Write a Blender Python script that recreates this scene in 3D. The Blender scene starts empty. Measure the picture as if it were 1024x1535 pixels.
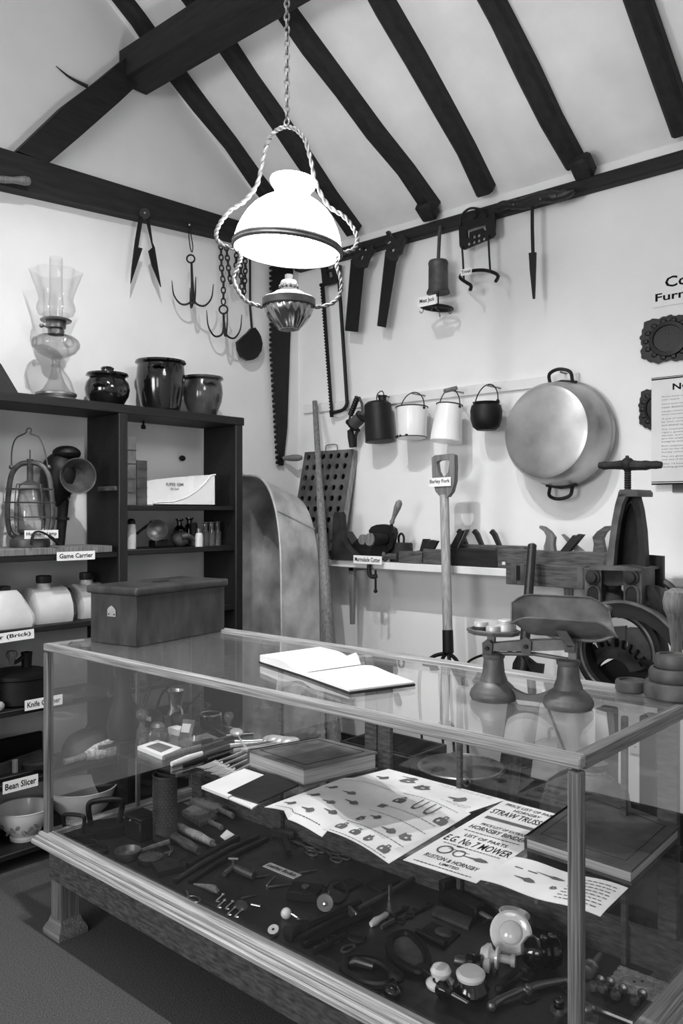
import bpy, bmesh, math, random
from math import pi, sin, cos, tan, radians, sqrt
from mathutils import Vector as V, Matrix as M
from mathutils.geometry import tessellate_polygon
random.seed(7)
sc = bpy.context.scene
col = sc.collection

# ---------------------------------------------------------------- camera
FPX = 1240.0                                   # focal length in pixels of the 1024 x 1535 frame
CAM = V((3.5, -3.5, 1.45))
YAW = radians(42)
FW = V((-sin(YAW), cos(YAW), 0)); RT = V((cos(YAW), sin(YAW), 0)); UP = V((0, 0, 1))
cd = bpy.data.cameras.new('camera'); cam = bpy.data.objects.new('camera', cd); col.objects.link(cam)
cam.location = CAM; cam.rotation_euler = (pi/2, 0, YAW)
cd.sensor_fit = 'VERTICAL'; cd.sensor_height = 36; cd.lens = 36*FPX/1535
cd.clip_start = .02
sc.camera = cam
# ---------------------------------------------------------------- world, lights, exposure
w = bpy.data.worlds.new('world'); sc.world = w; w.use_nodes = True
w.node_tree.nodes['Background'].inputs[0].default_value = (1, 1, 1, 1)
w.node_tree.nodes['Background'].inputs[1].default_value = .6
vs = sc.view_settings
vs.view_transform = 'Standard'; vs.look = 'None'; vs.gamma = 1; vs.use_curve_mapping = False
vs.exposure = 0.32
def light(name, kind, loc, energy, **k):
    d = bpy.data.lights.new(name, kind); d.energy = energy
    aim = k.pop('aim', None)
    for a, b in k.items(): setattr(d, a, b)
    o = bpy.data.objects.new(name, d); col.objects.link(o); o.location = loc
    if aim is not None: o.rotation_euler = (V(aim)-V(loc)).to_track_quat('-Z', 'Y').to_euler()
    return o
# two ceiling spotlights under the purlin above the frame, daylight through the two windows behind the camera
light('ceiling_spot', 'SPOT', (1.62, -2.2, 3.4), 115, shadow_soft_size=.025, spot_size=radians(120), spot_blend=1, aim=(.4, -1.15, .0))
light('ceiling_spot', 'SPOT', (2.05, -2.2, 3.4), 100, shadow_soft_size=.025, spot_size=radians(120), spot_blend=1, aim=(2.15, -1.6, 0))
light('window_daylight', 'AREA', (1.9, -6.12, 1.75), 58, shape='RECTANGLE', size=1.25, size_y=1.25, aim=(1.9, 0, 1.5))
light('window_daylight', 'AREA', (4.2, -6.12, 1.75), 20, shape='RECTANGLE', size=1.25, size_y=1.25, aim=(4.2, 0, 1.5))

# ---------------------------------------------------------------- pixel rays onto real planes
def ray(px, py): return FW + RT*((px-512)/FPX) + UP*((767.5-py)/FPX)
def X(px, py, x): d = ray(px, py); return CAM + d*((x-CAM.x)/d.x)
def Y(px, py, y): d = ray(px, py); return CAM + d*((y-CAM.y)/d.y)
def Z(px, py, z): d = ray(px, py); return CAM + d*((z-CAM.z)/d.z)
def D(px, py, dep): return CAM + ray(px, py)*dep
def mpp(p): return (V(p)-CAM).dot(FW)/FPX      # metres per pixel at a point

# ---------------------------------------------------------------- materials (the photograph is black and white)
def lin(g): return g/12.92 if g <= .04045 else ((g+.055)/1.055)**2.4
MATS = {}
def mat(name, g, rough=.6, metal=0., var=.2, scale=10, st=(1, 1, 1), bump=0., spec=.5, det=5, coat=0.):
    m = bpy.data.materials.new(name); m.use_nodes = True; nt = m.node_tree; N = nt.nodes; L = nt.links
    b = N['Principled BSDF']; b.inputs['Roughness'].default_value = rough; b.inputs['Metallic'].default_value = metal
    b.inputs['Specular IOR Level'].default_value = spec
    if coat: b.inputs['Coat Weight'].default_value = coat; b.inputs['Coat Roughness'].default_value = .08
    tc = N.new('ShaderNodeTexCoord'); mp = N.new('ShaderNodeMapping'); mp.inputs['Scale'].default_value = st
    nz = N.new('ShaderNodeTexNoise'); nz.inputs['Scale'].default_value = scale; nz.inputs['Detail'].default_value = det
    rp = N.new('ShaderNodeValToRGB')
    a = lin(max(0, g*(1-var))); c = lin(min(1, g*(1+var)))
    rp.color_ramp.elements[0].position = .3; rp.color_ramp.elements[1].position = .72
    rp.color_ramp.elements[0].color = (a, a, a, 1); rp.color_ramp.elements[1].color = (c, c, c, 1)
    L.new(tc.outputs['Object'], mp.inputs[0]); L.new(mp.outputs[0], nz.inputs['Vector'])
    L.new(nz.outputs['Fac'], rp.inputs[0]); L.new(rp.outputs[0], b.inputs['Base Color'])
    if bump:
        bp = N.new('ShaderNodeBump'); bp.inputs['Strength'].default_value = bump; bp.inputs['Distance'].default_value = .01
        L.new(nz.outputs['Fac'], bp.inputs['Height']); L.new(bp.outputs[0], b.inputs['Normal'])
    MATS[name] = m; return m
def glass(name, tint=.97, ior=1.5, rough=.0, body=0., g=.7, edge=None):
    m = bpy.data.materials.new(name); m.use_nodes = True; nt = m.node_tree; N = nt.nodes; L = nt.links
    for n in list(N): N.remove(n)
    o = N.new('ShaderNodeOutputMaterial'); t = N.new('ShaderNodeBsdfTransparent'); t.inputs[0].default_value = (tint,)*3+(1,)
    gl = N.new('ShaderNodeBsdfGlossy'); gl.inputs['Roughness'].default_value = rough; gl.inputs[0].default_value = (1, 1, 1, 1)
    lw = N.new('ShaderNodeLayerWeight'); lw.inputs[0].default_value = .5         # Schlick reflectance, both faces alike
    pw = N.new('ShaderNodeMath'); pw.operation = 'POWER'; pw.inputs[1].default_value = 5; L.new(lw.outputs['Facing'], pw.inputs[0])
    r0 = ((ior-1)/(ior+1))**2
    fr = N.new('ShaderNodeMath'); fr.operation = 'MULTIPLY_ADD'; fr.inputs[1].default_value = 1-r0; fr.inputs[2].default_value = r0; L.new(pw.outputs[0], fr.inputs[0])
    if edge is not None:                                          # longer path through the curved wall at its edge: darker
        e2 = N.new('ShaderNodeMath'); e2.operation = 'POWER'; e2.inputs[1].default_value = 2.2; L.new(lw.outputs['Facing'], e2.inputs[0])
        mc = N.new('ShaderNodeMix'); mc.data_type = 'RGBA'; L.new(e2.outputs[0], mc.inputs[0])
        mc.inputs[6].default_value = (tint,)*3+(1,); mc.inputs[7].default_value = (edge,)*3+(1,); L.new(mc.outputs[2], t.inputs[0])
    mx = N.new('ShaderNodeMixShader'); L.new(fr.outputs[0], mx.inputs[0]); L.new(gl.outputs[0], mx.inputs[2])
    if body:
        d = N.new('ShaderNodeBsdfDiffuse'); d.inputs[0].default_value = (lin(g),)*3+(1,)
        m2 = N.new('ShaderNodeMixShader'); m2.inputs[0].default_value = body
        L.new(t.outputs[0], m2.inputs[1]); L.new(d.outputs[0], m2.inputs[2]); L.new(m2.outputs[0], mx.inputs[1])
    else: L.new(t.outputs[0], mx.inputs[1])
    L.new(mx.outputs[0], o.inputs[0]); MATS[name] = m; return m
def glow(name, s, base=.9):
    m = mat(name, base, .35, 0, .0); b = m.node_tree.nodes['Principled BSDF']
    b.inputs['Emission Color'].default_value = (1, 1, 1, 1); b.inputs['Emission Strength'].default_value = s
    return m
mat('plaster', .93, .9, 0, .012, 5, bump=.06, spec=.1)
mat('ceiling_plaster', .93, .92, 0, .035, 4, bump=.15, spec=.1)
mat('carpet', .32, 1, 0, .35, 260, bump=.3, spec=.05)
mat('old_beam', .09, .75, 0, .5, 6, (1, 7, 7), .35)
mat('old_beam_y', .09, .75, 0, .5, 6, (7, 1, 7), .35)
mat('shelf_dark', .06, .6, 0, .45, 10, (6, 1, 6), .15)
mat('shelf_edge', .09, .55, 0, .4, 10, (6, 6, 1), .15)
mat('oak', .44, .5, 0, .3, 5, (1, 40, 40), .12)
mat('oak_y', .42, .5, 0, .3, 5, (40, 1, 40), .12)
mat('oak_z', .4, .5, 0, .4, 5, (45, 45, .8), .12)
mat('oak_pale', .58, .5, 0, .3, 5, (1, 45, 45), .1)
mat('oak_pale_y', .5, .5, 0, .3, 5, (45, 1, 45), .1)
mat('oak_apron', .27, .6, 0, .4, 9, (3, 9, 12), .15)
mat('case_floor', .135, .35, 0, .25, 8, (2, 10, 8), .05)
mat('pale_wood', .62, .6, 0, .16, 5, (30, 30, 1), .08)
mat('mid_wood', .44, .6, 0, .22, 5, (30, 30, 1), .1)
mat('plane_wood', .29, .55, 0, .35, 9, (1.5, 10, 10), .12)
mat('dark_wood', .095, .5, 0, .4, 9, (1.5, 8, 8), .12)
mat('black_iron', .05, .55, .2, .5, 20, bump=.15)
mat('rust_iron', .135, .7, .3, .5, 16, bump=.25)
mat('grey_iron', .3, .55, .35, .3, 14, bump=.15)
mat('scale_iron', .36, .5, .3, .22, 20, bump=.15)
mat('dull_steel', .5, .38, .85, .2, 14)
mat('bright_steel', .8, .22, 1, .12, 14)
mat('zinc', .74, .38, .4, .22, 6, bump=.05)
mat('brass', .45, .35, .8, .2, 14)
mat('pewter_pan', .66, .36, .7, .16, 5, bump=.03)
mat('rope_brass', .36, .55, .2, .25, 60)
mat('glaze_black', .06, .12, 0, .6, 7, coat=.6)
mat('glaze_brown', .22, .18, 0, .5, 5, coat=.5)
mat('enamel', .93, .22, 0, .02, 6, coat=.4)
mat('enamel_chip', .12, .6, 0, .3)
mat('porcelain', .98, .15, 0, .01, 6, coat=.6)
mat('black_china', .035, .1, 0, .3, coat=.6)
mat('stoneware', .8, .3, 0, .08, 6, coat=.3)
mat('paper', .94, .85, 0, .03, 5, spec=.1)
mat('old_paper', .93, .9, 0, .06, 7, spec=.1)
mat('page_edge', .7, .9, 0, .2, 160, (.02, .02, 1), spec=.1)
mat('ink', .1, .9, 0, .1, spec=.1)
mat('ink_grey', .42, .9, 0, .2, spec=.1)
mat('leather', .26, .6, 0, .3, 18, bump=.2)
mat('leather_mid', .38, .65, 0, .25, 14, bump=.15)
mat('leather_black', .1, .5, 0, .3, 24, bump=.2)
mat('white_paint', .9, .5, 0, .04, 6)
mat('cream_card', .88, .8, 0, .03, 6)
mat('lantern_paint', .3, .5, .3, .3, 20)
mat('board_face', .33, .7, 0, .25, 12, bump=.1)
mat('board_side', .52, .65, 0, .2, 9, (8, 8, 1.5), .1)
mat('box_wood', .2, .35, 0, .35, 7, (3, 3, 1), .08)
mat('weight_pale', .74, .4, .25, .1, 10)
mat('grater_tin', .3, .5, .5, .3, 12)
mat('ornate', .85, .5, .3, .25, 90, bump=.8)
mat('black_lacquer', .035, .4, 0, .4, 30, spec=.35)
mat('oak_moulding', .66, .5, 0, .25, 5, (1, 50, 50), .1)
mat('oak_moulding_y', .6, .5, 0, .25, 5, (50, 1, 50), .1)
mat('nickel', .62, .16, 1, .15, 10)
mat('tarnish', .3, .5, .5, .25, 14)
mat('table_silver', .82, .32, .45, .1, 14)
mat('hole_black', .02, .9, 0, .1)
mat('bristle', .7, .9, 0, .3, 90)
mat('plastic_white', .86, .4, 0, .02)
mat('hole_stone', .25, .9, 0, .4)
glass('pane_glass', .985)
glass('top_glass', .99, 1.55, .0, .08, .85)
glass('shelf_glass', .96)
glass('clear_glass', .93, 1.45, .02, .06)
glass('cut_glass', .85, 1.5, .05, .1, .7, .35)
glass('lamp_glass', .88, 1.5, .03, .05, .55, .3)
glass('shade_glass', .95, 1.45, .03, .04, .8, .55)
glow('lamp_opal', 14); glow('lamp_bulb', 4)

# ---------------------------------------------------------------- mesh kit
def spl(pts, n=6, closed=False):
    P = [V(p) for p in pts]; out = []; k = len(P)
    for i in range(k if closed else k-1):
        a = P[i-1] if (closed or i > 0) else P[0]*2-P[1]
        b = P[i]; c = P[(i+1) % k]; d = P[(i+2) % k] if (closed or i+2 < k) else c*2-b
        for j in range(n):
            t = j/n
            out.append(.5*((2*b)+(c-a)*t+(2*a-5*b+4*c-d)*t*t+(3*b-a-3*c+d)*t**3))
    if not closed: out.append(P[-1].copy())
    return out
def basis(o, x, y, z):
    return M(((x.x, y.x, z.x, o.x), (x.y, y.y, z.y, o.y), (x.z, y.z, z.z, o.z), (0, 0, 0, 1)))
def align(o, zdir):
    z = V(zdir).normalized(); a = V((0, 0, 1)) if abs(z.z) < .9 else V((1, 0, 0))
    x = a.cross(z).normalized(); return basis(V(o), x, z.cross(x), z)
def rz(a): return M.Rotation(a, 4, 'Z')
def at(p, ang=0): return M.Translation(V(p)) @ rz(ang)
class MB:
    def __init__(s): s.v = []; s.f = []
    def add(s, vs_, fs, T=None):
        k = len(s.v); s.v += [(T @ V(p)) if T is not None else V(p) for p in vs_]
        s.f += [tuple(i+k for i in f) for f in fs]; return s
    def box(s, a, b, T=None, bev=0., seg=1):
        a, b = V(a), V(b)
        vs_ = [(x, y, z) for x in (a.x, b.x) for y in (a.y, b.y) for z in (a.z, b.z)]
        fs = [(0, 1, 3, 2), (4, 6, 7, 5), (0, 4, 5, 1), (2, 3, 7, 6), (0, 2, 6, 4), (1, 5, 7, 3)]
        if not bev: return s.add(vs_, fs, T)
        bm = bmesh.new(); q = [bm.verts.new(p) for p in vs_]
        for f in fs: bm.faces.new([q[i] for i in f])
        bmesh.ops.bevel(bm, geom=bm.edges[:], offset=bev, segments=seg, affect='EDGES', profile=.6)
        bm.verts.index_update()
        s.add([v.co.copy() for v in bm.verts], [[v.index for v in f.verts] for f in bm.faces], T); bm.free(); return s
    def cbox(s, c, size, T=None, bev=0., seg=1):
        c, h = V(c), V(size)/2; return s.box(c-h, c+h, T, bev, seg)
    def lathe(s, prof, n=24, T=None, rib=None, arc=None, sx=1., sy=1.):
        vs_, fs, rows = [], [], []
        full = arc is None; m = n if full else n+1
        for r, z in prof:
            if r <= 1e-6: rows.append([len(vs_)]*m); vs_.append((0, 0, z)); continue
            row = []
            for i in range(m):
                a = (2*pi*i/n) if full else arc[0]+(arc[1]-arc[0])*i/n
                q = r*(rib(a, z) if rib else 1); row.append(len(vs_)); vs_.append((q*cos(a)*sx, q*sin(a)*sy, z))
            rows.append(row)
        for A, B in zip(rows, rows[1:]):
            for i in range(n):
                j = (i+1) % m
                q = []
                for k in (A[i], A[j], B[j], B[i]):
                    if k not in q: q.append(k)
                if len(q) > 2: fs.append(tuple(q))
        return s.add(vs_, fs, T)
    def tube(s, pts, r, n=8, closed=False, flat=None):
        P = [V(p) for p in pts]; k = len(P); R = r if isinstance(r, (list, tuple)) else [r]*k
        tg = []
        for i in range(k):
            a = P[i-1] if (closed or i) else P[i]; b = P[(i+1) % k] if (closed or i < k-1) else P[i]
            t = b-a; tg.append(t.normalized() if t.length > 1e-9 else V((0, 0, 1)))
        u = V((0, 0, 1)) if abs(tg[0].z) < .85 else V((1, 0, 0))
        u = (u-tg[0]*u.dot(tg[0])).normalized(); vs_, fs = [], []
        for i in range(k):
            u = u-tg[i]*u.dot(tg[i])
            u = u.normalized() if u.length > 1e-6 else tg[i].orthogonal().normalized()
            w_ = tg[i].cross(u)
            for j in range(n):
                a = 2*pi*j/n; vs_.append(P[i]+(u*cos(a)+w_*sin(a)*(flat or 1))*R[i])
        for i in range(k if closed else k-1):
            for j in range(n):
                a, b = i*n, ((i+1) % k)*n; fs.append((a+j, a+(j+1) % n, b+(j+1) % n, b+j))
        if not closed: fs.append(tuple(range(n))[::-1]); fs.append(tuple((k-1)*n+j for j in range(n)))
        return s.add(vs_, fs)
    def prism(s, pts, vec, holes=()):
        loops = [[V(p) for p in pts]]+[[V(p) for p in h] for h in holes]; vec = V(vec)
        flat = [p for l in loops for p in l]; n = len(flat)
        tri = tessellate_polygon(loops) if holes or n > 4 else None
        fs = []
        if tri:
            for t in tri: fs.append(tuple(t)); fs.append(tuple(i+n for i in reversed(t)))
        else: fs += [tuple(range(n)), tuple(range(2*n-1, n-1, -1))]
        k = 0
        for l in loops:
            for i in range(len(l)): a, b = k+i, k+(i+1) % len(l); fs.append((a, b, b+n, a+n))
            k += len(l)
        return s.add(flat+[p+vec for p in flat], fs)
    def ball(s, c, r, n=14, sc_=(1, 1, 1), T=None):
        m = n//2
        prof = [(r*sin(pi*i/m), -r*cos(pi*i/m)) for i in range(m+1)]; prof[0] = (0, -r); prof[-1] = (0, r)
        A = M.Translation(V(c)) @ M.Diagonal(V(sc_).to_4d())
        return s.lathe(prof, n, (T @ A) if T is not None else A)
    def cyl(s, a, b, r, n=14, r2=None):
        a, b = V(a), V(b); h = (b-a).length; r2 = r if r2 is None else r2
        return s.lathe([(0, 0), (r, 0), (r2, h), (0, h)], n, align(a, b-a))
    def torus(s, c, R, r, T=None, n=18, m=6, sx=1., sy=1.):
        pts = [V((R*cos(2*pi*i/n)*sx, R*sin(2*pi*i/n)*sy, 0)) for i in range(n)]
        t = MB().tube(pts, r, m, True); A = M.Translation(V(c)) @ (T if T is not None else M.Identity(4))
        return s.add(t.v, t.f, A)
WORLD = {}
def mesh(mb, name, inv=None, smooth=True):
    me = bpy.data.meshes.new(name)
    me.from_pydata([(inv @ p) if inv is not None else p for p in mb.v], [], mb.f)
    bm = bmesh.new(); bm.from_mesh(me); bmesh.ops.recalc_face_normals(bm, faces=bm.faces[:])
    for f in bm.faces: f.smooth = smooth
    for e in bm.edges:
        if len(e.link_faces) == 2 and e.calc_face_angle(0) > .62: e.smooth = False
    bm.to_mesh(me); bm.free(); return me
def thing(name, label, cat, loc, ang=0, group=None):
    o = bpy.data.objects.new(name, None); col.objects.link(o); o.empty_display_size = .05
    o.location = loc; o.rotation_euler = (0, 0, ang); o['label'] = label; o['category'] = cat
    if group: o['group'] = group
    WORLD[o.name] = M.Translation(V(loc)) @ rz(ang); return o
def part(name, mb, m, parent, label=None):
    W = WORLD[parent.name]; o = bpy.data.objects.new(name, mesh(mb, name, W.inverted())); col.objects.link(o)
    o.data.materials.append(MATS[m]); o.parent = parent; WORLD[o.name] = W
    if label: o['label'] = label
    return o
def solo(name, mb, m, label, cat, group=None):
    lo = V((min(p.x for p in mb.v), min(p.y for p in mb.v), min(p.z for p in mb.v)))
    hi = V((max(p.x for p in mb.v), max(p.y for p in mb.v), max(p.z for p in mb.v)))
    b = V(((lo.x+hi.x)/2, (lo.y+hi.y)/2, lo.z)); T = M.Translation(b)
    o = bpy.data.objects.new(name, mesh(mb, name, T.inverted())); col.objects.link(o); o.location = b
    o.data.materials.append(MATS[m]); o['label'] = label; o['category'] = cat
    if group: o['group'] = group
    WORLD[o.name] = T; return o
def struct(name, mb, m, parent=None):
    if parent is not None: return part(name, mb, m, parent)
    o = bpy.data.objects.new(name, mesh(mb, name)); col.objects.link(o); o.data.materials.append(MATS[m])
    o['kind'] = 'structure'; WORLD[o.name] = M.Identity(4); return o
TXT = {}
def glyphs(s, bold=.0):
    if (s, bold) in TXT: return TXT[(s, bold)]
    c = bpy.data.curves.new('t', 'FONT'); c.body = s; c.size = 1; c.offset = bold; c.resolution_u = 2
    o = bpy.data.objects.new('t', c); col.objects.link(o)
    bpy.context.view_layer.update()
    me = bpy.data.meshes.new_from_object(o.evaluated_get(bpy.context.evaluated_depsgraph_get()))
    vs_ = [v.co.copy() for v in me.vertices]; fs = [tuple(p.vertices) for p in me.polygons]
    bpy.data.objects.remove(o); bpy.data.curves.remove(c); bpy.data.meshes.remove(me)
    x0, x1 = min(v.x for v in vs_), max(v.x for v in vs_); y0, y1 = min(v.y for v in vs_), max(v.y for v in vs_)
    TXT[(s, bold)] = ([((v.x-x0)/(x1-x0), (v.y-y0)/(y1-y0)) for v in vs_], fs, (x1-x0)/(y1-y0))
    return TXT[(s, bold)]
def lettering(mb, s, fn, u0, v0, u1, v1, bold=.012):
    """text filling the rectangle u0..u1, v0..v1 of the surface fn(u, v)"""
    g, fs, _ = glyphs(s, bold); return mb.add([fn(u0+(u1-u0)*a, v0+(v1-v0)*b) for a, b in g], fs)
def card(text, p, xd, yd, w_, h, label, t=.002, bold=.02, pad=.08):
    """a lettered white card: p is its lower left corner"""
    p, xd, yd = V(p), V(xd).normalized(), V(yd).normalized(); nrm = xd.cross(yd)
    o = thing('label_card', label, 'sign', p)
    part('card', MB().prism([p, p+xd*w_, p+xd*w_+yd*h, p+yd*h], nrm*t), 'paper', o)
    q = p+nrm*(t+.0006)
    part('lettering', lettering(MB(), text, lambda u, v: q+xd*(w_*u)+yd*(h*v), pad, .26, 1-pad, .8, bold), 'ink', o)
    return o
def chain(mb, pts, L, r, wdt=.6):
    """links of length L along a path, every other one turned"""
    P = [V(p) for p in pts]; seg = [(b-a).length for a, b in zip(P, P[1:])]; tot = sum(seg); n = max(2, int(tot/(L*.78)))
    for i in range(n):
        s_ = tot*(i+.5)/n; k = 0
        while k < len(seg)-1 and s_ > seg[k]: s_ -= seg[k]; k += 1
        c = P[k].lerp(P[k+1], s_/max(seg[k], 1e-6)); T = align(V((0, 0, 0)), P[k+1]-P[k]) @ M.Rotation(pi/2*(i % 2)+.5, 4, 'Z') @ M.Rotation(pi/2, 4, 'X')
        mb.torus(c, L/2, r, T, 10, 5, wdt, 1)
    return mb
# ================================================================ the room
SL = .70; ZW = 3.0                                             # roof pitch, ceiling height at the back wall
def zc(y): return ZW - SL*y
EN = -6.2; XE = 5.3; RY = -3.1
struct('floor', MB().box((-.1, EN-.1, -.06), (XE+.1, .1, 0)), 'carpet')
struct('wall_left', MB().prism([(-.1, .1, 0), (-.1, .1, zc(.1)), (-.1, RY, zc(RY)), (-.1, EN, ZW), (-.1, EN, 0)], (.1, 0, 0)), 'plaster')
struct('wall_back', MB().box((0, 0, 0), (XE, .1, 2.99)), 'plaster')
struct('wall_right', MB().prism([(XE, 0, 0), (XE, 0, ZW), (XE, RY, zc(RY)), (XE, EN, ZW), (XE, EN, 0)], (.1, 0, 0)), 'plaster')
fr = MB()
for a, b in (((0, 1.2), (0, 3)), ((1.2, 2.6), (0, 1.05)), ((1.2, 2.6), (2.45, 3)), ((2.6, 3.5), (0, 3)), ((3.5, 4.9), (0, 1.05)), ((3.5, 4.9), (2.45, 3)), ((4.9, XE), (0, 3))):
    fr.box((a[0], EN-.1, b[0]), (a[1], EN, b[1]))
struct('wall_front', fr, 'plaster')
for i, x in enumerate((1.2, 3.5)):
    wn = MB()
    for q in (0, .675, 1.35): wn.box((x+q, EN-.07, 1.05), (x+q+.05, EN-.02, 2.45))
    for q in (1.05, 1.72, 2.4): wn.box((x, EN-.07, q), (x+1.4, EN-.02, q+.05))
    struct('window_%d' % (i+1), wn, 'white_paint')
struct('ceiling', MB().prism([(-.1, .1, zc(.1)), (-.1, RY, zc(RY)), (-.1, RY, zc(RY)+.1), (-.1, .1, zc(.1)+.1)], (XE+.2, 0, 0)), 'ceiling_plaster')
struct('ceiling_far', MB().prism([(-.1, EN-.1, ZW-.07), (-.1, RY, zc(RY)), (-.1, RY, zc(RY)+.1), (-.1, EN-.1, ZW+.03)], (XE+.2, 0, 0)), 'ceiling_plaster')
struct('baseboard_back', MB().box((.02, -.02, 0), (XE, 0, .2), bev=.004), 'shelf_dark')
struct('baseboard_left', MB().box((0, EN, 0), (.015, -.02, .15), bev=.004), 'shelf_dark')
# rafters: hand-hewn, a little crooked
def hewn(a, b, wx, h, seed, m, name, up=None):
    rnd = random.Random(seed); a, b = V(a), V(b); ax = (b-a).normalized(); sx = V((1, 0, 0))
    nn = ax.cross(sx).normalized()
    if nn.z > 0: nn = -nn
    mb = MB(); n = 16; vs_, fs = [], []
    for i in range(n+1):
        c = a.lerp(b, i/n)+sx*rnd.uniform(-.007, .007); ww = wx*(1+rnd.uniform(-.07, .07))/2; hh = h*(1+rnd.uniform(-.1, .1))
        k = .016
        for q in ((-ww, 0), (-ww, hh-k), (-ww+k, hh), (ww-k, hh), (ww, hh-k), (ww, 0)): vs_.append(c+sx*q[0]+nn*q[1])
    for i in range(n):
        for j in range(6): fs.append((i*6+j, i*6+(j+1) % 6, i*6+6+(j+1) % 6, i*6+6+j))
    fs += [tuple(range(6)), tuple(range(n*6, n*6+6))]
    return struct(name, mb.add(vs_, fs), m)
RX = [.115, .49, 1.02, 1.345, 1.80, 2.28, 2.75, 3.2, 3.65, 4.1, 4.55, 5.0]
for i, x in enumerate(RX):
    y0 = -.03
    hewn((x, y0, zc(y0)+.02), ({2: .58, 4: 1.62}.get(i, x), RY, zc(RY)+.02), .09 if i else .08, .08, 11+i, 'old_beam_y', 'trim_%d' % (i+1))
for i, (a, b) in enumerate(((636, 322), (869, 258))):
    T = M.Translation(Y(a, b, -.1)) @ M.Rotation(radians(-35), 4, 'X')
    struct('trim_%d' % (i+21), MB().box((-.04, -.05, -.0), (.05, .05, .07), T, .012), 'old_beam_y')
struct('trim_30', MB().box((.02, -.06, 2.872), (XE, -.0, 2.932), bev=.008), 'old_beam')            # wall plate
struct('trim_31', MB().box((0, -1.24, 3.53), (XE, -1.07, 3.70), bev=.015), 'old_beam')               # purlin
tb = [(-6.1, 2.5), (-3.4, 2.705), (-1.87, 2.825), (-.0, 2.955), (-.0, 3.045), (-.6, 3.02), (-1.87, 2.985), (-3.4, 2.95), (-6.1, 2.85)]
struct('trim_32', MB().prism([(0, y, z+.012) for y, z in tb], (.075, 0, 0)), 'old_beam_y')                  # tie beam
sp = [X(*q_, .07) for q_ in ((26, 226), (100, 155), (150, 118), (218, 62), (246, 90), (180, 152), (120, 205), (74, 244))]
struct('trim_33', MB().prism(sp, (-.07, 0, 0)), 'old_beam_y')                                           # leaning strut
# thin branch-like crack of the strut
struct('trim_34', MB().tube(spl([X(84, 99, .01), X(105, 116, .02), X(132, 130, .05)], 4), [.002, .003, .004, .005, .006, .007, .008, .009, .01], 5), 'old_beam_y')
# painted rail with its pails, low ledge
struct('trim_35', MB().box((.06, -.018, 2.03), (1.8, 0, 2.08), bev=.003), 'white_paint')
# ================================================================ pendant lamp
LD = 2.7; LS = LD/FPX
def lz(py): return 1.45+(767.5-py)*LS
LP = D(431, 400, LD); LP.z = 0
lamp = thing('pendant_lamp', 'hanging oil-style lamp with glowing white opal shade and twisted metal frame', 'lamp', LP+V((0, 0, lz(496))))
def lq(px, py, off=0): return LP+RT*((px-431)*LS)+FW*off+UP*lz(py)
part('chain', chain(MB(), [lq(430, 178), LP+UP*(4.06)], .027, .0032), 'rope_brass', lamp)
part('hanging_ring', MB().torus(lq(430, 183), .011, .003, M.Rotation(pi/2, 4, 'X') , 14, 6), 'rope_brass', lamp)
def rope(mb, pts, r):
    P = spl(pts, 10); n = len(P)
    for ph in (0, pi):
        q = []
        for i, p in enumerate(P):
            t = (P[min(i+1, n-1)]-P[max(i-1, 0)]).normalized(); a = FW; b = t.cross(a).normalized()
            q.append(p+(a*cos(i*.75+ph)+b*sin(i*.75+ph))*r*.8)
        mb.tube(q, r, 6)
    return mb
hp = [(430, 189), (414, 196), (402, 212), (394, 240), (386, 275), (368, 300), (345, 316), (330, 335), (324, 352), (331, 366), (350, 372)]
part('frame', rope(MB(), [lq(*p) for p in hp], .0045), 'rope_brass', lamp)
part('frame', rope(MB(), [lq(862-p[0]-2 if i else p[0], p[1]+(p[0] < 380)*8) for i, p in enumerate(hp)], .0045), 'rope_brass', lamp)
lo = [(358, 376), (361, 386), (356, 400), (350, 418), (358, 438), (372, 453), (394, 460)]
part('lower_arm', rope(MB(), [lq(*p) for p in lo], .004), 'rope_brass', lamp)
part('lower_arm', rope(MB(), [lq(p[0], p[1]) for p in ((506, 384), (505, 400), (511, 420), (510, 440), (498, 455), (472, 461))], .004), 'rope_brass', lamp)
pr = [(81, 373), (80, 362), (77, 350), (72, 338), (65, 325), (56, 314), (45, 305), (35, 299), (28, 294), (26, 290), (28, 284), (33, 278), (35, 273), (34, 269)]
prof = [(r*LS, lz(p)-lz(373)) for r, p in pr]
TS = M.Translation(LP+UP*lz(373)) @ M.Rotation(radians(5), 4, FW)
inner = [(r-.004, z-.001) for r, z in reversed(prof)]
part('lamp_shade', MB().lathe(prof+inner+[prof[0]], 48, TS), 'lamp_opal', lamp, 'glowing white opal glass shade')
part('shade_ring', MB().lathe([(81*LS+.002, -.012), (81*LS+.006, -.006), (81*LS+.004, .0), (81*LS+.006, .006), (81*LS+.002, .012), (81*LS-.003, .012), (81*LS-.003, -.012), (81*LS+.002, -.012)], 48, TS), 'grey_iron', lamp)
part('bulb', MB().ball((0, 0, 0), .058, 18, (1, 1, .9), TS @ M.Translation((0, 0, .02))), 'lamp_bulb', lamp)
cx = LP+RT*(2*LS)
def lpz(prs, n=32, rib=None): return MB().lathe([(r*LS, lz(p)) for r, p in prs], n, M.Translation(cx), rib)
bn = part('burner', lpz([(0, 412), (6, 412), (6, 421), (11, 421), (13, 425), (13, 434), (17, 437), (20, 437), (20, 440), (0, 440)]), 'tarnish', lamp)
g = MB()
for i in range(12):
    a = 2*pi*i/12; g.ball(cx+UP*lz(430)+V((cos(a), sin(a), 0))*13.5*LS, .005, 6)
part('gallery_beads', g, 'tarnish', bn)
part('collar', lpz([(20, 438), (30, 444), (38, 447), (40, 449), (40, 459), (37, 461), (0, 461)], 40), 'tarnish', lamp)
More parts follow.
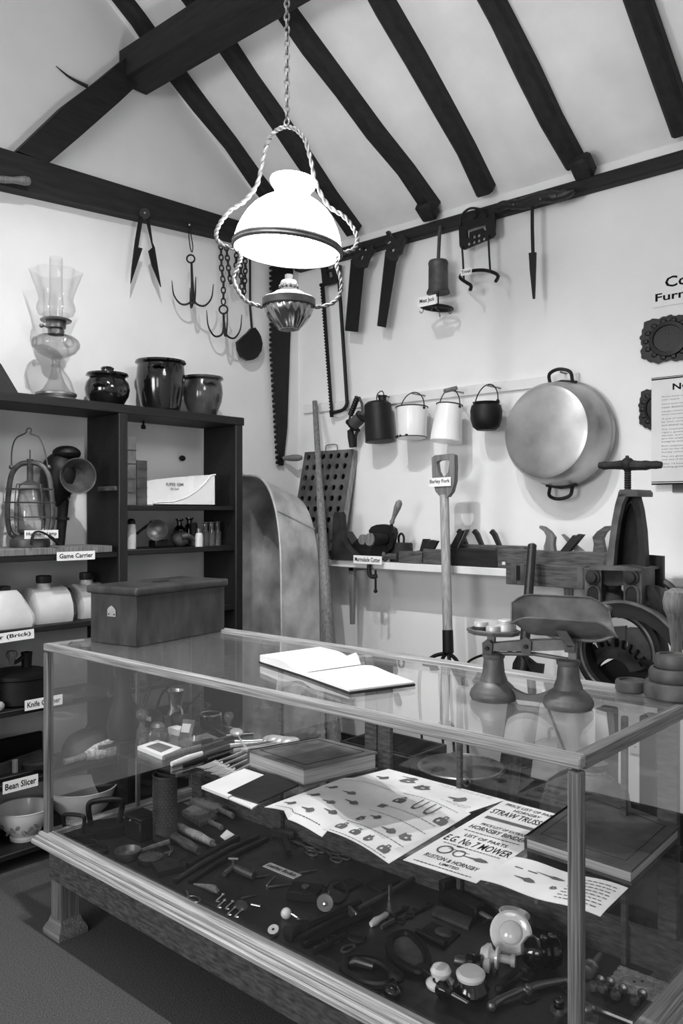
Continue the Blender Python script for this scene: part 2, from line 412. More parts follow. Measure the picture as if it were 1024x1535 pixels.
part('oil_font', lpz([(36, 460), (36, 464), (33, 472), (28, 480), (22, 487), (18, 491), (16, 494), (12, 494), (0, 489)], 96,
     lambda a, z: 1+.03*sin(20*a+z*90)), 'nickel', lamp, 'swirled ribbed metal oil font')
for s_ in (-1, 1):
    part('font_lug', MB().cyl(cx+RT*(s_*39*LS)+UP*lz(460), cx+RT*(s_*43*LS)+UP*lz(460), .006, 8), 'rope_brass', lamp)
# ================================================================ glass display case
CX0, CX1, CY0, CY1 = .81, 2.80, -2.06, -1.41
CT = .994; CF = .30; SH = .635
case = thing('display_case', 'long oak-framed glass museum display case standing on legs', 'display case', ((CX0+CX1)/2, (CY0+CY1)/2, 0))
W_ = .026
def cb(n, a, b, m, bev=.003, lab=None): return part(n, MB().box(a, b, bev=bev), m, case, lab)
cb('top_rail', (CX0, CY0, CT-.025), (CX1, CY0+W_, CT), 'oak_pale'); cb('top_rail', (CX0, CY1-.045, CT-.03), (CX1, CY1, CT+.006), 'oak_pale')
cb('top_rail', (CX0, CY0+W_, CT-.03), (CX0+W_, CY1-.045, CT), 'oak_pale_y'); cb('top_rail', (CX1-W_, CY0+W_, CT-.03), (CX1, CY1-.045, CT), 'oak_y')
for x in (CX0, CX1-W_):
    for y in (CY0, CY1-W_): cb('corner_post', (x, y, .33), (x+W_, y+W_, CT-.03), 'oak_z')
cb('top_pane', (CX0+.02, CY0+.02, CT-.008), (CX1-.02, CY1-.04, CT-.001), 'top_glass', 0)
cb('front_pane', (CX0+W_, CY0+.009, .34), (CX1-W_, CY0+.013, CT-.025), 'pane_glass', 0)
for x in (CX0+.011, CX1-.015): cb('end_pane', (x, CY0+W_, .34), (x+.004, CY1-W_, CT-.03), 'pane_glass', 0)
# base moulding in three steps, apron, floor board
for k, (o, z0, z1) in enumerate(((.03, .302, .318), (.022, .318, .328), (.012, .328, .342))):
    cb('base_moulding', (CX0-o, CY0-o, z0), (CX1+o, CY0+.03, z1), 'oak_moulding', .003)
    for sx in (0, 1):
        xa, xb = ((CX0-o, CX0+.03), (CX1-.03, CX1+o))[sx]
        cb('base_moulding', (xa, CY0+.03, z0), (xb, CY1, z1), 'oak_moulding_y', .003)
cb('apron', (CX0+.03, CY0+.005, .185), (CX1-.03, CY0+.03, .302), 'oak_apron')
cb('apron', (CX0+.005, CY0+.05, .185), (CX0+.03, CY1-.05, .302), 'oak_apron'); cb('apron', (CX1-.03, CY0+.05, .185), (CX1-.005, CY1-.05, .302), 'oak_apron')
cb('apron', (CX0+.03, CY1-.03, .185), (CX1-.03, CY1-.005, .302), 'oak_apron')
cb('case_floor', (CX0+.03, CY0+.03, .28), (CX1-.03, CY1-.005, CF), 'case_floor', 0)
for x in (CX0+.035, CX1-.105):
    for y in (CY0+.01, CY1-.08):
        L_ = MB().box((x, y, .055), (x+.07, y+.07, .302), bev=.003)
        lg = part('leg', L_, 'oak_z', case)
        ft = MB(); c = V((x+.035, y+.035, 0))
        vs_ = []; 
        for hw, z in ((.054, 0), (.054, .016), (.05, .026), (.041, .042), (.036, .06)): vs_ += [c+V((sx*hw, sy*hw, z)) for sx, sy in ((-1, -1), (1, -1), (1, 1), (-1, 1))]
        fs = [(0, 3, 2, 1), (16, 17, 18, 19)]+[(i*4+j, i*4+(j+1) % 4, i*4+4+(j+1) % 4, i*4+4+j) for i in range(4) for j in range(4)]
        part('foot', ft.add(vs_, fs), 'oak', lg)
# framed back: rails, stiles, dark panes, shelf standards and the glass shelf
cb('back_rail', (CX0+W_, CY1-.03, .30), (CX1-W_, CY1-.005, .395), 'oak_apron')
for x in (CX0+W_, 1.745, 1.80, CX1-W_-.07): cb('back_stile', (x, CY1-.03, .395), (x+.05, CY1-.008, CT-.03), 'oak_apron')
cb('back_pane', (CX0+.07, CY1-.02, .395), (1.75, CY1-.017, CT-.03), 'pane_glass', 0); cb('back_pane', (1.84, CY1-.02, .395), (CX1-.09, CY1-.017, CT-.03), 'pane_glass', 0)
for x in (CX0+.1, 1.36, 2.12, 2.62):
    cb('shelf_standard', (x, CY1-.052, CF), (x+.014, CY1-.036, .93), 'oak_apron', .001)
    cb('shelf_bracket', (x+.002, CY0+.15, SH-.022), (x+.012, CY1-.04, SH-.006), 'dull_steel', .001)
cb('shelf_plate', (CX0+.16, CY0+.13, SH-.006), (CX1-.03, CY1-.036, SH), 'shelf_glass', 0)
cb('end_standard', (CX0+.03, -1.706, .342), (CX0+.04, -1.69, CT-.03), 'oak_z', .001)
# ================================================================ things hung on the left wall
def XP(pts, x): return [X(a, b, x) for a, b in pts]
def YP(pts, y): return [Y(a, b, y) for a, b in pts]
def c4(pts): return [(170+.381*a, 250+.381*b) for a, b in pts]
def c5(pts): return [(500+.3516*a, 270+.3516*b) for a, b in pts]
o = thing('sheep_shears', 'pair of old iron sheep shears hung open on dark tie beam', 'shears', X(217, 333, .09))
part('spring_bow', MB().cyl(X(217, 320, .076), X(217, 320, .098), .026, 16), 'black_iron', o)
part('nail', MB().cyl(X(217, 319, .097), X(217, 319, .103), .005, 8), 'dull_steel', o)
part('blade', MB().prism(XP(c4([(100, 195), (114, 200), (98, 300), (95, 318), (112, 322), (66, 460), (70, 400), (80, 320), (84, 290)]), .08), (.007, 0, 0)), 'black_iron', o)
part('blade', MB().prism(XP(c4([(124, 200), (138, 195), (152, 300), (160, 318), (185, 474), (150, 390), (136, 332), (152, 318), (148, 300)]), .088), (.007, 0, 0)), 'black_iron', o)

def prongs(o, b, R, H, angs, m, bottom=.0):
    for a in angs:
        d = V((cos(a), sin(a), 0)); P = spl([b+UP*.03, b+d*R*.12-UP*H*.3, b+d*R*.55-UP*H*.42, b+d*R*.9-UP*H*.05, b+d*R+UP*H*.58], 5)
        part('prong', MB().tube(P, [.0055*(1-.75*(i/len(P))**3) for i in range(len(P))], 7), m, o)
o = thing('grapnel_hook', 'four-pronged iron grapnel hanging from tie beam on wire loop, left of chains', 'hook', X(290, 450, .12))
b = X(289, 443, .12)
part('wire_loop', MB().tube(spl([X(284, 335, .082), X(283, 350, .095), X(285, 370, .11), X(288, 378, .12), X(289, 368, .115), X(286, 350, .095), X(285, 337, .084)], 4), .0028, 6), 'black_iron', o)
part('nail', MB().cyl(X(284, 337, .07), X(284, 337, .095), .005, 8), 'dull_steel', o)
part('ring', MB().torus(X(286, 388, .12), .02, .0045, M.Rotation(pi/2, 4, 'X') @ M.Rotation(pi/4, 4, 'Y'), 16, 6), 'black_iron', o)
part('shank', MB().tube([X(287, 393, .12), X(288, 420, .12), b-UP*.02], [.006, .007, .011], 8), 'black_iron', o)
prongs(o, b, .105, .115, [radians(q) for q in (60, 150, 240, 330)], 'black_iron')

o = thing('grapnel_chain', 'rusty chain with iron grapnel hook hanging behind the lamp', 'chain', X(336, 500, .11))
part('chain', chain(MB(), [X(331, 366, .085), X(332, 400, .1), X(335, 425, .11), X(335, 456, .11)], .036, .0042), 'rust_iron', o)
part('chain', chain(MB(), [X(339, 368, .085), X(343, 405, .11), X(346, 423, .11), X(352, 418, .11), X(354, 395, .095), X(355, 372, .085)], .036, .0042), 'rust_iron', o)
part('chain', chain(MB(), [X(362, 380, .085), X(361, 400, .095), X(362, 425, .11), X(365, 445, .11), X(367, 425, .11), X(368, 400, .095), X(367, 380, .085)], .036, .0042), 'rust_iron', o)
part('ring', MB().torus(X(335, 464, .11), .022, .005, M.Rotation(pi/2, 4, 'X') @ M.Rotation(pi/4, 4, 'Y'), 16, 6), 'rust_iron', o)
b = X(336, 490, .11)
part('shank', MB().tube([X(335, 469, .11), b], [.006, .007], 8), 'rust_iron', o)
prongs(o, b, .1, .13, [radians(q) for q in (-105, -30, 70)], 'rust_iron')
part('nail', MB().cyl(X(332, 362, .07), X(332, 362, .095), .006, 8), 'dull_steel', o)
part('nail', MB().cyl(X(355, 372, .0), X(355, 372, .095), .006, 8), 'dull_steel', o); part('nail', MB().cyl(X(365, 380, .0), X(365, 380, .095), .006, 8), 'dull_steel', o)

def c2b(pts): return [(310+a/5.9, 340+b/5.9) for a, b in pts]
o = thing('long_ladle', 'black long-handled iron ladle hung beside the toothed saw', 'ladle', X(372, 540, .06))
part('handle', MB().tube([X(374, 350, .05), X(375, 400, .05), X(375, 460, .05), X(378, 497, .055)], [.008, .008, .008, .009], 8, flat=.6), 'black_iron', o)
q = c2b([(378, 900), (410, 895), (440, 935), (460, 975), (474, 1035), (465, 1100), (430, 1155), (390, 1180), (345, 1187), (290, 1152), (262, 1090), (254, 1022), (310, 970), (350, 935)])
part('bowl', MB().prism(XP(q, .045), (.02, 0, 0)), 'black_iron', o)
# great crosscut saw with real teeth
o = thing('crosscut_saw', 'large dark two-handed saw blade hung upright in the room corner', 'saw', X(418, 690, .02))
L0, L1 = V((405, 345)).to_2d(), V((415, 698)).to_2d(); outl = []
n = 46
for i in range(n):
    t = i/n; bx = 405+(0 if t < .5 else (t-.5)*20); by = 345+353*t
    big = i % 2
    outl += [(bx+2.5, by), (bx-1.5, by+1.5), (bx-1.5, by+5), (bx+(4 if big else 1), by+6.2)]
outl += [(415, 698), (424, 698), (430, 640), (434, 520), (439, 400), (440, 345)]
part('blade', MB().prism(XP(outl, .02), (.006, 0, 0)), 'black_iron', o)
hd = X(424, 687, .03); he = hd+V((.03, .1, .0)); 
part('handle', MB().lathe([(0, 0), (.012, 0), (.012, .015), (.015, .025), (.02, .06), (.019, .09), (.012, .112), (0, .116)], 12, align(hd, V((.55, .45, .02)))), 'mid_wood', o, 'turned wooden handle')
part('tang', MB().cyl(X(421, 686, .023), hd, .006, 8), 'black_iron', o)
part('nail', MB().cyl(X(420, 350, .0), X(420, 350, .035), .006, 8), 'dull_steel', o)
h0 = X(-14, 268, .12)
o = thing('tool_handle', 'pale turned wooden handle poking out in front of the tie beam', 'handle', h0)
part('grip', MB().lathe([(0, 0), (.012, 0), (.015, .06), (.013, .1), (.017, .13), (.02, .155), (.017, .172), (0, .18)], 14, align(h0, X(36, 271, .12)-h0)), 'mid_wood', o)
part('peg', MB().cyl(X(5, 268, .06), X(5, 268, .12), .006, 8), 'black_iron', o)

# ================================================================ things hung on the back wall
o = thing('bow_saw', 'tall narrow frame saw hanging from the wall plate in the corner', 'saw', Y(500, 620, -.05))
fy = -.05
part('frame', MB().tube(spl(YP(c4([(888, 445), (893, 520), (905, 700), (918, 900), (918, 935), (905, 955), (880, 965), (855, 970)]), fy), 5), .0105, 8), 'black_iron', o)
bl = c4([(815, 470)]+[p for i in range(40) for p in ((817+i*.95, 475+i*12.3), (812+i*.95, 480+i*12.3))]+[(852, 985), (864, 985), (828, 465)])
part('blade', MB().prism(YP(bl, fy-.003), (0, .006, 0)), 'black_iron', o)
part('top_bar', MB().tube(YP(c4([(815, 466), (850, 458), (890, 445)]), fy), .011, 8), 'black_iron', o)
part('handle', MB().prism(YP(c4([(812, 375), (832, 385), (838, 405), (862, 400), (872, 380), (888, 385), (885, 420), (880, 450), (850, 458), (822, 462), (818, 420)]), fy-.012), (0, .024, 0), [YP(c4([(838, 412), (858, 408), (862, 432), (842, 440)]), fy-.012)]), 'dark_wood', o)
part('nail', MB().cyl(Y(492, 397, -.09), Y(492, 397, 0), .005, 8), 'dull_steel', o)
for k, (bl, hd, ho, lab) in enumerate((
    ([(75, 340), (132, 350), (103, 648), (50, 642)], [(72, 345), (88, 320), (95, 285), (112, 270), (118, 295), (145, 300), (165, 275), (172, 295), (150, 330), (135, 370), (120, 375), (95, 372)], [(112, 320), (130, 318), (122, 338), (108, 338)], 'dark handsaw hung beside the bow saw, nearest the lamp'),
    ([(222, 305), (272, 320), (222, 629), (187, 622)], [(220, 318), (228, 275), (218, 262), (230, 245), (222, 222), (234, 215), (242, 236), (268, 250), (288, 235), (305, 245), (290, 290), (285, 312), (270, 322), (262, 345), (235, 340)], [(240, 292), (262, 286), (258, 304), (240, 306)], 'dark handsaw hung beside the cylindrical meat jack'))):
    o = thing('handsaw', lab, 'saw', Y(*c5([bl[2]])[0], -.1), group='handsaws on the wall plate')
    q = c5(bl); a, b2 = V(q[0]).to_3d(), V(q[3]).to_3d(); tt = []
    for i in range(44): p = b2.lerp(a, i/44); tt += [(p.x, p.y), (p.x-.9, p.y-1.6)]
    part('blade', MB().prism(YP(q[1:3]+tt+[q[0]], -.1), (0, .004, 0)), 'black_iron', o)
    part('handle', MB().prism(YP(c5(hd), -.108), (0, .02, 0), [YP(c5(ho), -.108)]), 'dark_wood', o)
    for h in hd[3:9:3]: part('rivet', MB().cyl(Y(*c5([((h[0]+ho[0][0])/2, (h[1]+ho[0][1])/2)])[0], -.109), Y(*c5([((h[0]+ho[0][0])/2, (h[1]+ho[0][1])/2)])[0], -.112), .004, 8), 'dull_steel', o)
# meat jack
jy = -.13; p0 = Y(657, 415, jy); s_ = mpp(p0)
def jz(py): return Y(657, py, jy).z
o = thing('meat_jack', 'cylindrical clockwork meat jack with spoked wheel hanging from wall plate', 'roasting jack', V((p0.x, jy, jz(470))))
J = M.Translation((p0.x, jy, 0))
part('hanging_rod', MB().tube([Y(660, 340, -.09), Y(659, 350, -.11), Y(657, 392, jy)], .009, 8), 'grey_iron', o)
part('barrel', MB().lathe([(0, jz(390)), (.045, jz(391)), (15*s_, jz(394)), (15*s_, jz(397)), (14.4*s_, jz(399)), (14.8*s_, jz(432)), (17.5*s_, jz(438)), (17.5*s_, jz(440)), (0, jz(439))], 28, J), 'grey_iron', o)
part('swivel', MB().tube([V((p0.x, jy, jz(438))), V((p0.x, jy, jz(464)))], .004, 6), 'black_iron', o)
wz = jz(461); Tw = M.Rotation(radians(8), 4, 'Y')
part('wheel_rim', MB().torus((p0.x-.008, jy, wz), 23*s_, .009, Tw, 28, 8), 'black_iron', o)
for a in range(4):
    d = Tw @ V((cos(a*pi/2+.5), sin(a*pi/2+.5), 0)); part('spoke', MB().tube([V((p0.x-.008, jy, wz)), V((p0.x-.008, jy, wz))+d*23*s_], .006, 6), 'black_iron', o)
for a in (0, 2, 3.6, 5): 
    d = Tw @ V((cos(a), sin(a), 0)); q = V((p0.x-.008, jy, wz))+d*21*s_
    part('meat_hook', MB().tube(spl([q, q-UP*.02, q-UP*.032+d*.01, q-UP*.022+d*.018], 4), .002, 5), 'grey_iron', o)
card('Meat Jack', Y(627.5, 461, jy-.1), (1, 0, -.0), (0, 0, 1), 32*s_, 14*s_, 'small white card lettered Meat Jack on the jack wheel')
# trivet
ty = -.1
o = thing('trivet', 'black pierced iron trivet with thin legs hung on wall plate', 'trivet', Y(715, 430, ty))
hol = [[(568, 212), (640, 188), (648, 192), (650, 215), (640, 212), (635, 204), (580, 222), (578, 245), (570, 248)]]
for i, (a, b) in enumerate(((598, 242), (618, 236), (576, 272), (597, 265), (618, 258), (640, 250))):
    hol.append([(a+8*cos(t*pi/4), b+8*sin(t*pi/4)) for t in range(8)])
part('plate', MB().prism(YP(c5([(533, 195), (545, 183), (670, 136), (682, 138), (688, 150), (688, 230), (678, 244), (555, 296), (543, 292), (537, 280)]), ty), (0, .012, 0), [YP(c5(h), ty) for h in hol]), 'black_iron', o)
part('loop_handle', MB().tube(spl(YP(c5([(541, 195), (548, 150), (575, 124), (605, 120), (635, 130), (655, 155)]), ty-.004), 5), .006, 7), 'black_iron', o)
part('catch', MB().prism(YP(c5([(588, 135), (602, 130), (608, 158), (594, 162)]), ty-.012), (0, .014, 0)), 'black_iron', o)
part('leg', MB().tube(YP(c5([(548, 280), (552, 340), (556, 425)]), ty-.005), .005, 7), 'black_iron', o)
part('leg', MB().tube(YP(c5([(660, 235), (664, 320), (669, 395)]), ty-.005), .005, 7), 'black_iron', o)
part('foot_bar', MB().tube(spl([Y(*p, y) for p, y in zip(c5([(582, 470), (586, 450), (560, 432), (540, 415), (556, 396), (600, 385), (650, 385), (690, 398), (702, 412), (692, 432)]), (-.16, -.15, -.13, -.11, -.1, -.09, -.09, -.1, -.12, -.14))], 4), .0085, 7), 'black_iron', o)
part('nail', MB().cyl(Y(711, 314, -.105), Y(711, 314, 0), .005, 8), 'dull_steel', o)
card('Trivet', Y(691, 414, -.16), (1, 0, .0), (0, 0, 1), .062, .03, 'small white card lettered Trivet on the trivet leg')
o = thing('hanging_steel', 'long dark knife-like steel hanging from the wooden yoke', 'tool', Y(800, 447, -.11))
part('shaft', MB().tube(YP([(798, 305), (798, 340), (799, 380)], -.11), .009, 8, flat=.6), 'black_iron', o)
part('blade', MB().prism(YP([(792.5, 379), (803, 378), (802.5, 400), (801, 447), (798.5, 448), (794, 405)], -.116), (0, .01, 0)), 'black_iron', o)
a, b = Y(743, 312, -.125), Y(862, 287, -.125); ax = (b-a).normalized(); ln = (b-a).length
o = thing('wooden_yoke', 'dark turned wooden bar with shaped grips lying along wall plate', 'yoke', a)
pts, rr = [], []
for i, r in enumerate((.006, .02, .022, .018, .024, .021, .028, .03, .03, .029, .03, .027, .03, .028, .022, .024, .02, .008)):
    pts.append(a+ax*ln*i/17+UP*.006*sin(i*.8)); rr.append(r)
part('bar', MB().tube(pts, rr, 10), 'dark_wood', o)
for f_ in (.28, .62, .8): part('stud', MB().ball(a+ax*ln*f_+V((0, -.028, -.012)), .005, 6), 'dull_steel', o)
# reel, canister, pails, cauldron, pan
def c3c(a, b, y): return Y(500+.1172*a, 570+.1172*b, y)
o = thing('hand_reel', 'small dark metal grinder with drum and bar handle beside black canister', 'grinder', c3c(240, 860, -.1))
part('drum', MB().cyl(c3c(250, 570, -.1), c3c(370, 455, -.1), .034, 18), 'grey_iron', o)
part('drum_flange', MB().cyl(c3c(355, 470, -.1), c3c(370, 453, -.1), .038, 18), 'black_iron', o); part('drum_flange', MB().cyl(c3c(240, 580, -.1), c3c(252, 568, -.1), .04, 18), 'black_iron', o)
part('bar_handle', MB().tube([c3c(215+95*i/16, 450-240*i/16, -.11) for i in range(17)], [.014+.003*(i % 2) for i in range(17)], 8), 'black_iron', o)
part('arm', MB().tube([c3c(325, 215, -.11), c3c(365, 300, -.1), c3c(372, 450, -.1)], .008, 7), 'grey_iron', o)
part('arm', MB().tube([c3c(215, 450, -.11), c3c(205, 490, -.1), c3c(235, 560, -.1)], .007, 7), 'grey_iron', o)
part('knob', MB().ball(c3c(190, 535, -.11), .016, 10), 'black_iron', o); part('spindle', MB().cyl(c3c(190, 535, -.11), c3c(250, 520, -.1), .006, 8), 'black_iron', o)
part('grip', MB().tube([c3c(215, 640, -.1), c3c(225, 720, -.1), c3c(240, 855, -.1)], [.017, .02, .017], 12), 'rust_iron', o)
part('stem', MB().tube(spl([c3c(235, 590, -.1), c3c(240, 620, -.1), c3c(220, 645, -.1)], 3), .011, 8), 'black_iron', o)
part('bracket', MB().tube(spl([c3c(330, 635, -.08), c3c(310, 650, -.08), c3c(285, 710, -.08), c3c(280, 850, -.06)], 4), .009, 7), 'rust_iron', o)
def hang(px, y, tilt=0, lean=0):
    p = Y(px, 600, y); return p, M.Translation((p.x, p.y, 0))
def vz(px, y): return lambda py: Y(px, py, y).z
y = -.1; p, T = hang(566, y); z = vz(566, y); s_ = mpp(p)
o = thing('canister', 'black tin canister with small wire loop hanging from white rail', 'canister', V((p.x, y, z(667))))
T2 = M.Translation((p.x, y, z(603))) @ M.Rotation(radians(7), 4, V((.67, -.74, 0))) @ M.Rotation(radians(-6), 4, 'X')
h = 58*s_; r = 21.5*s_
part('body', MB().lathe([(0, 0), (r*.75, 0), (r*.93, -.012), (r*.95, -.03), (r, -h), (r+.003, -h-.004), (r, -h-.006), (0, -h-.004)], 28, T2), 'black_iron', o)
part('neck', MB().lathe([(.022, -.005), (.022, .02), (.026, .022), (.026, .028), (0, .028)], 14, T2 @ M.Translation((.035, .0, 0))), 'black_iron', o)
part('bail', MB().tube(spl([T2 @ V((-.005, 0, 0)), T2 @ V((.0, 0, .04)), T2 @ V((.03, 0, .055)), T2 @ V((.045, 0, .04)), T2 @ V((.04, 0, .02))], 4), .003, 6), 'black_iron', o)
part('nail', MB().cyl((p.x+.015, -.12, z(593)), (p.x+.015, -.018, z(593)), .004, 8), 'dull_steel', o)
def bailcurve(q0, q1, apex):
    m = (q0+q1)/2; h = (q0-q1)/2; v = apex-m
    return [m+h*cos(pi*i/20)+v*sin(pi*i/20) for i in range(21)]
def pail(px, y, tp, bt, rt, rb, lab, mt, hand, woodgrip=False, tiltx=0, chips=0):
    p = Y(px, (tp+bt)/2, y); z = vz(px, y); s_ = mpp(p); zt, zb = z(tp), z(bt)
    o = thing('pail', lab, 'pail', V((p.x, y, zb)), group='pots hung on the white rail')
    T = M.Translation((p.x, y, zt)) @ M.Rotation(radians(tiltx), 4, V((.67, -.74, 0))) @ M.Rotation(radians(-5), 4, 'X'); h = zt-zb; rt *= s_; rb *= s_
    part('body', MB().lathe([(0, -h), (rb*.97, -h), (rb, -h+.004), (rt, -.004), (rt+.004, 0), (rt-.003, 0), (rb-.004, -h+.006), (0, -h+.006)], 32, T), mt, o)
    part('rim', MB().torus((0, 0, 0), rt+.002, .003, None, 32, 6).__class__().add(*(lambda t: (t.v, t.f))(MB().torus((0, 0, 0), rt+.002, .003, None, 32, 6)), T), 'enamel_chip', o)
    if chips:
        part('base_rim', MB().add(*(lambda t: (t.v, t.f))(MB().torus((0, 0, -h+.002), rb, .0025, None, 32, 6)), T), 'enamel_chip', o)
        c = MB()
        for a, r_ in ((4.1, .012), (4.5, .008), (5.0, .009), (3.7, .011)): c.ball(T @ V((rb*cos(a), rb*sin(a), -h+.006)), r_, 8, (1, 1, .6))
        part('chip', c, 'enamel_chip', o, 'dark chips in the enamel')
    side = [T @ V((cos(a)*(rt+.004), sin(a)*(rt+.004), -.012)) for a in (pi*.97, -.1)]
    topz = z(hand); q0, q1 = side; apex = (q0+q1)/2; apex = V((apex.x, apex.y+.01, topz))
    P = bailcurve(q0, q1, apex)
    part('bail', MB().tube(P, .0028, 6), 'black_iron', o)
    if woodgrip: part('grip', MB().tube([apex-V((.035, 0, .006)), apex+V((.035, 0, .002))], .011, 10), 'mid_wood', o)
    for q in side: part('lug', MB().ball(q, .007, 8), 'black_iron', o)
    part('nail', MB().cyl((apex.x, apex.y-.008, topz-.006), (apex.x, -.0, topz-.006), .004, 8), 'dull_steel', o)
pail(617.5, -.13, 611, 657, 23.5, 22, 'short white enamel pail with chipped dark base rim on rail', 'enamel', 588, chips=1, tiltx=3)
pail(674, -.14, 607, 663, 19, 24, 'tall white enamel can, wider at base, with wooden grip', 'enamel', 583, True, tiltx=-3)
y = -.14; p = Y(729, 620, y); z = vz(729, y); s_ = mpp(p)
o = thing('cauldron', 'small round black iron cauldron hanging from white rail', 'cauldron', V((p.x, y, z(647))))
T = M.Translation((p.x, y, 0)) @ M.Rotation(0, 4, 'X')
part('pot', MB().lathe([(0, z(645)), (14*s_, z(645)), (20*s_, z(640)), (23.5*s_, z(628)), (24*s_, z(616)), (22*s_, z(608)), (19*s_, z(606)), (20.5*s_, z(603)), (18*s_, z(603)), (17*s_, z(610)), (0, z(630))], 30, T), 'black_iron', o)
apex = V((p.x+.004, y+.012, z(576))); q0 = V((p.x-20*s_, y, z(606))); q1 = V((p.x+20*s_, y, z(604)))
part('bail', MB().tube(bailcurve(q0, q1, apex), .003, 6), 'black_iron', o)
for q in (q0, q1): part('ear', MB().ball(q+UP*.004, .009, 8), 'black_iron', o)
part('nail', MB().cyl((apex.x, y+.002, apex.z-.006), (apex.x, 0, apex.z-.006), .004, 8), 'dull_steel', o)
# preserving pan, bottom towards the room
c = Y(846, 652, -.035); R_ = .236
o = thing('preserving_pan', 'large round metal preserving pan hung with its base facing the room', 'pan', c-UP*R_)
T = align(c, V((-.03, -1, .02)))
part('pan', MB().lathe([(R_*.96, .004), (R_+.006, -.004), (R_+.008, .004), (R_, .01), (R_*.965, .1), (R_*.93, .145), (R_*.86, .172), (R_*.78, .178), (0, .178), (0, .172), (R_*.8, .168), (R_*.92, .12), (R_*.96, .004)], 56, T), 'pewter_pan', o)
for sg, px, py in ((1, 846, 571), (-1, 851, 716)):
    q = c+UP*sg*(R_+.005)
    part('handle', MB().tube(spl([q+V((-.055, -.03, -sg*.005)), q+V((-.05, -.045, sg*.035)), q+V((0, -.055, sg*.05)), q+V((.05, -.045, sg*.035)), q+V((.055, -.03, -sg*.005))], 5), .008, 8), 'black_iron', o)
    part('handle_plate', MB().tube([q+V((-.075, -.028, -sg*.012)), q+V((0, -.028, sg*.0)), q+V((.075, -.028, -sg*.012))], .006, 6), 'black_iron', o)
part('nail', MB().cyl(V((c.x, -.07, c.z+R_+.045)), V((c.x, 0, c.z+R_+.045)), .005, 8), 'dull_steel', o)
# ---------------------------------------------------------------- cards and plates at the right
cp = Y(984, 459, -.003)
o = thing('title_card', 'pale paper sheet lettered Coffin Furnishings high on back wall', 'sign', cp)
q0 = Y(978, 462, -.003); wq, hq = .34, .135
part('card', MB().prism([q0, q0+V((wq, 0, 0)), q0+V((wq, 0, hq)), q0+V((0, 0, hq))], (0, -.0015, 0)), 'plaster', o)
fn = lambda u, v: q0+V((u*wq, -.0022, v*hq))
part('lettering', lettering(lettering(MB(), 'Coffin', fn, .16, .56, .72, .9, .02), 'Furnishings', fn, .04, .1, .97, .42, .02), 'ink', o)
def ornate(name, px, py, w_, h, lab, oval):
    c = Y(px, py, -.004); o = thing(name, lab, 'coffin plate', c-UP*h/2)
    pts = []
    for i in range(72):
        a = 2*pi*i/72; ca, sa = cos(a), sin(a); k = 4
        r_ = 1/((abs(ca)**k+abs(sa)**k)**(1/k)); wv = 1+.035*sin(9*a)+.03*sin(22*a)
        pts.append(c+V((ca*r_*w_/2*wv, 0, sa*r_*h/2*wv)))
    b = part('backing', MB().prism(pts, (0, -.006, 0)), 'black_lacquer', o)
    part('boss', MB().lathe([(h*.40, 0), (h*.38, .01), (h*.3, .012), (h*.29, .006), (0, .008)], 32, align(c-V((0, .006, 0)), (0, -1, 0)), sx=oval, sy=1), 'black_lacquer', o)
    sw = MB()
    for i in range(14):
        a = 2*pi*i/14; d = V((cos(a)*w_*.41, -.008, sin(a)*h*.41)); sw.ball(c+d, h*.055, 8, (1.3, .6, 1))
    part('scrollwork', sw, 'black_lacquer', o)
    for d in (-.022, .022): part('stud', MB().ball(c+V((0, -.016, d)), .004, 8), 'bright_steel', o)
ornate('coffin_plate', 1003, 508, .235, .19, 'glossy black ornate coffin plate with oval centre under title card', 1.1)
ornate('coffin_plate', 985, 612, .15, .17, 'glossy black scalloped coffin plate half hidden behind printed notice', .8)
q0 = Y(977, 727, -.03); wq = .36; hq = Y(977, 566, -.03).z-q0.z
o = thing('notice', 'printed cream notice of shop rules pinned beside the press', 'poster', q0)
part('sheet', MB().prism([q0, q0+V((wq, 0, 0)), q0+V((wq, 0, hq)), q0+V((0, 0, hq))], (0, -.002, 0)), 'cream_card', o)
fn = lambda u, v: q0+V((u*wq, -.0026, v*hq))
def rule(mb, fn, u0, v0, u1, v1): return mb.add([fn(u0, v0), fn(u1, v0), fn(u1, v1), fn(u0, v1)], [(0, 1, 2, 3)])
for v0, v1 in ((0, .014), (.022, .03), (.97, .982), (.987, .993)): part('border_line', rule(MB(), fn, 0, v0, 1, v1), 'ink', o)
part('heading', lettering(MB(), 'NOTICE', fn, .245, .865, .755, .925, .025), 'ink', o)
T_ = ['Store must open promptly at 6 a.m. all', 'year round.', '', 'Store must be swept and counters, show', 'cases dusted.', '', 'Lamps trimmed, filled and chimneys clean,', 'doors and windows opened.', '', 'A pail of water and scuttle of coal brought', 'by each clerk before breakfast if time allows', 'and attend customers who call.', '', 'Any employee who is in the habit of smoking', 'cigars, getting shaved, going to', 'dances, and other places will surely', 'give his employer reason to doubt his', 'integrity and all-round honesty.', '', 'Each employee must pay not less than once a', 'year to the church and attend', 'Sunday school.', '', 'Men are given one evening a week for courting', 'and two if they go to prayer meeting.', '', 'After 14 hours work spend leisure in', 'reading good literature.']
m_ = MB(); v = .80
for ln_ in T_:
    if not ln_: v -= .011; continue
    ww = len(ln_)/46*.86; lettering(m_, ln_, fn, .12, v, .12+ww, v+.018, .0); v -= .0285
part('printed_text', m_, 'ink_grey', o)
q = Y(1008, 738, -.006)
solo('paper_slip', MB().prism([q, q+V((.09, 0, 0)), q+V((.09, 0, .06)), q+V((0, 0, .06))], (0, -.001, 0)), 'ink_grey', 'small grey paper slip below the printed notice', 'paper')
q = Y(970, 1118, 0)
o = thing('wall_socket', 'white double electrical socket low on the back wall', 'socket', q-UP*.043)
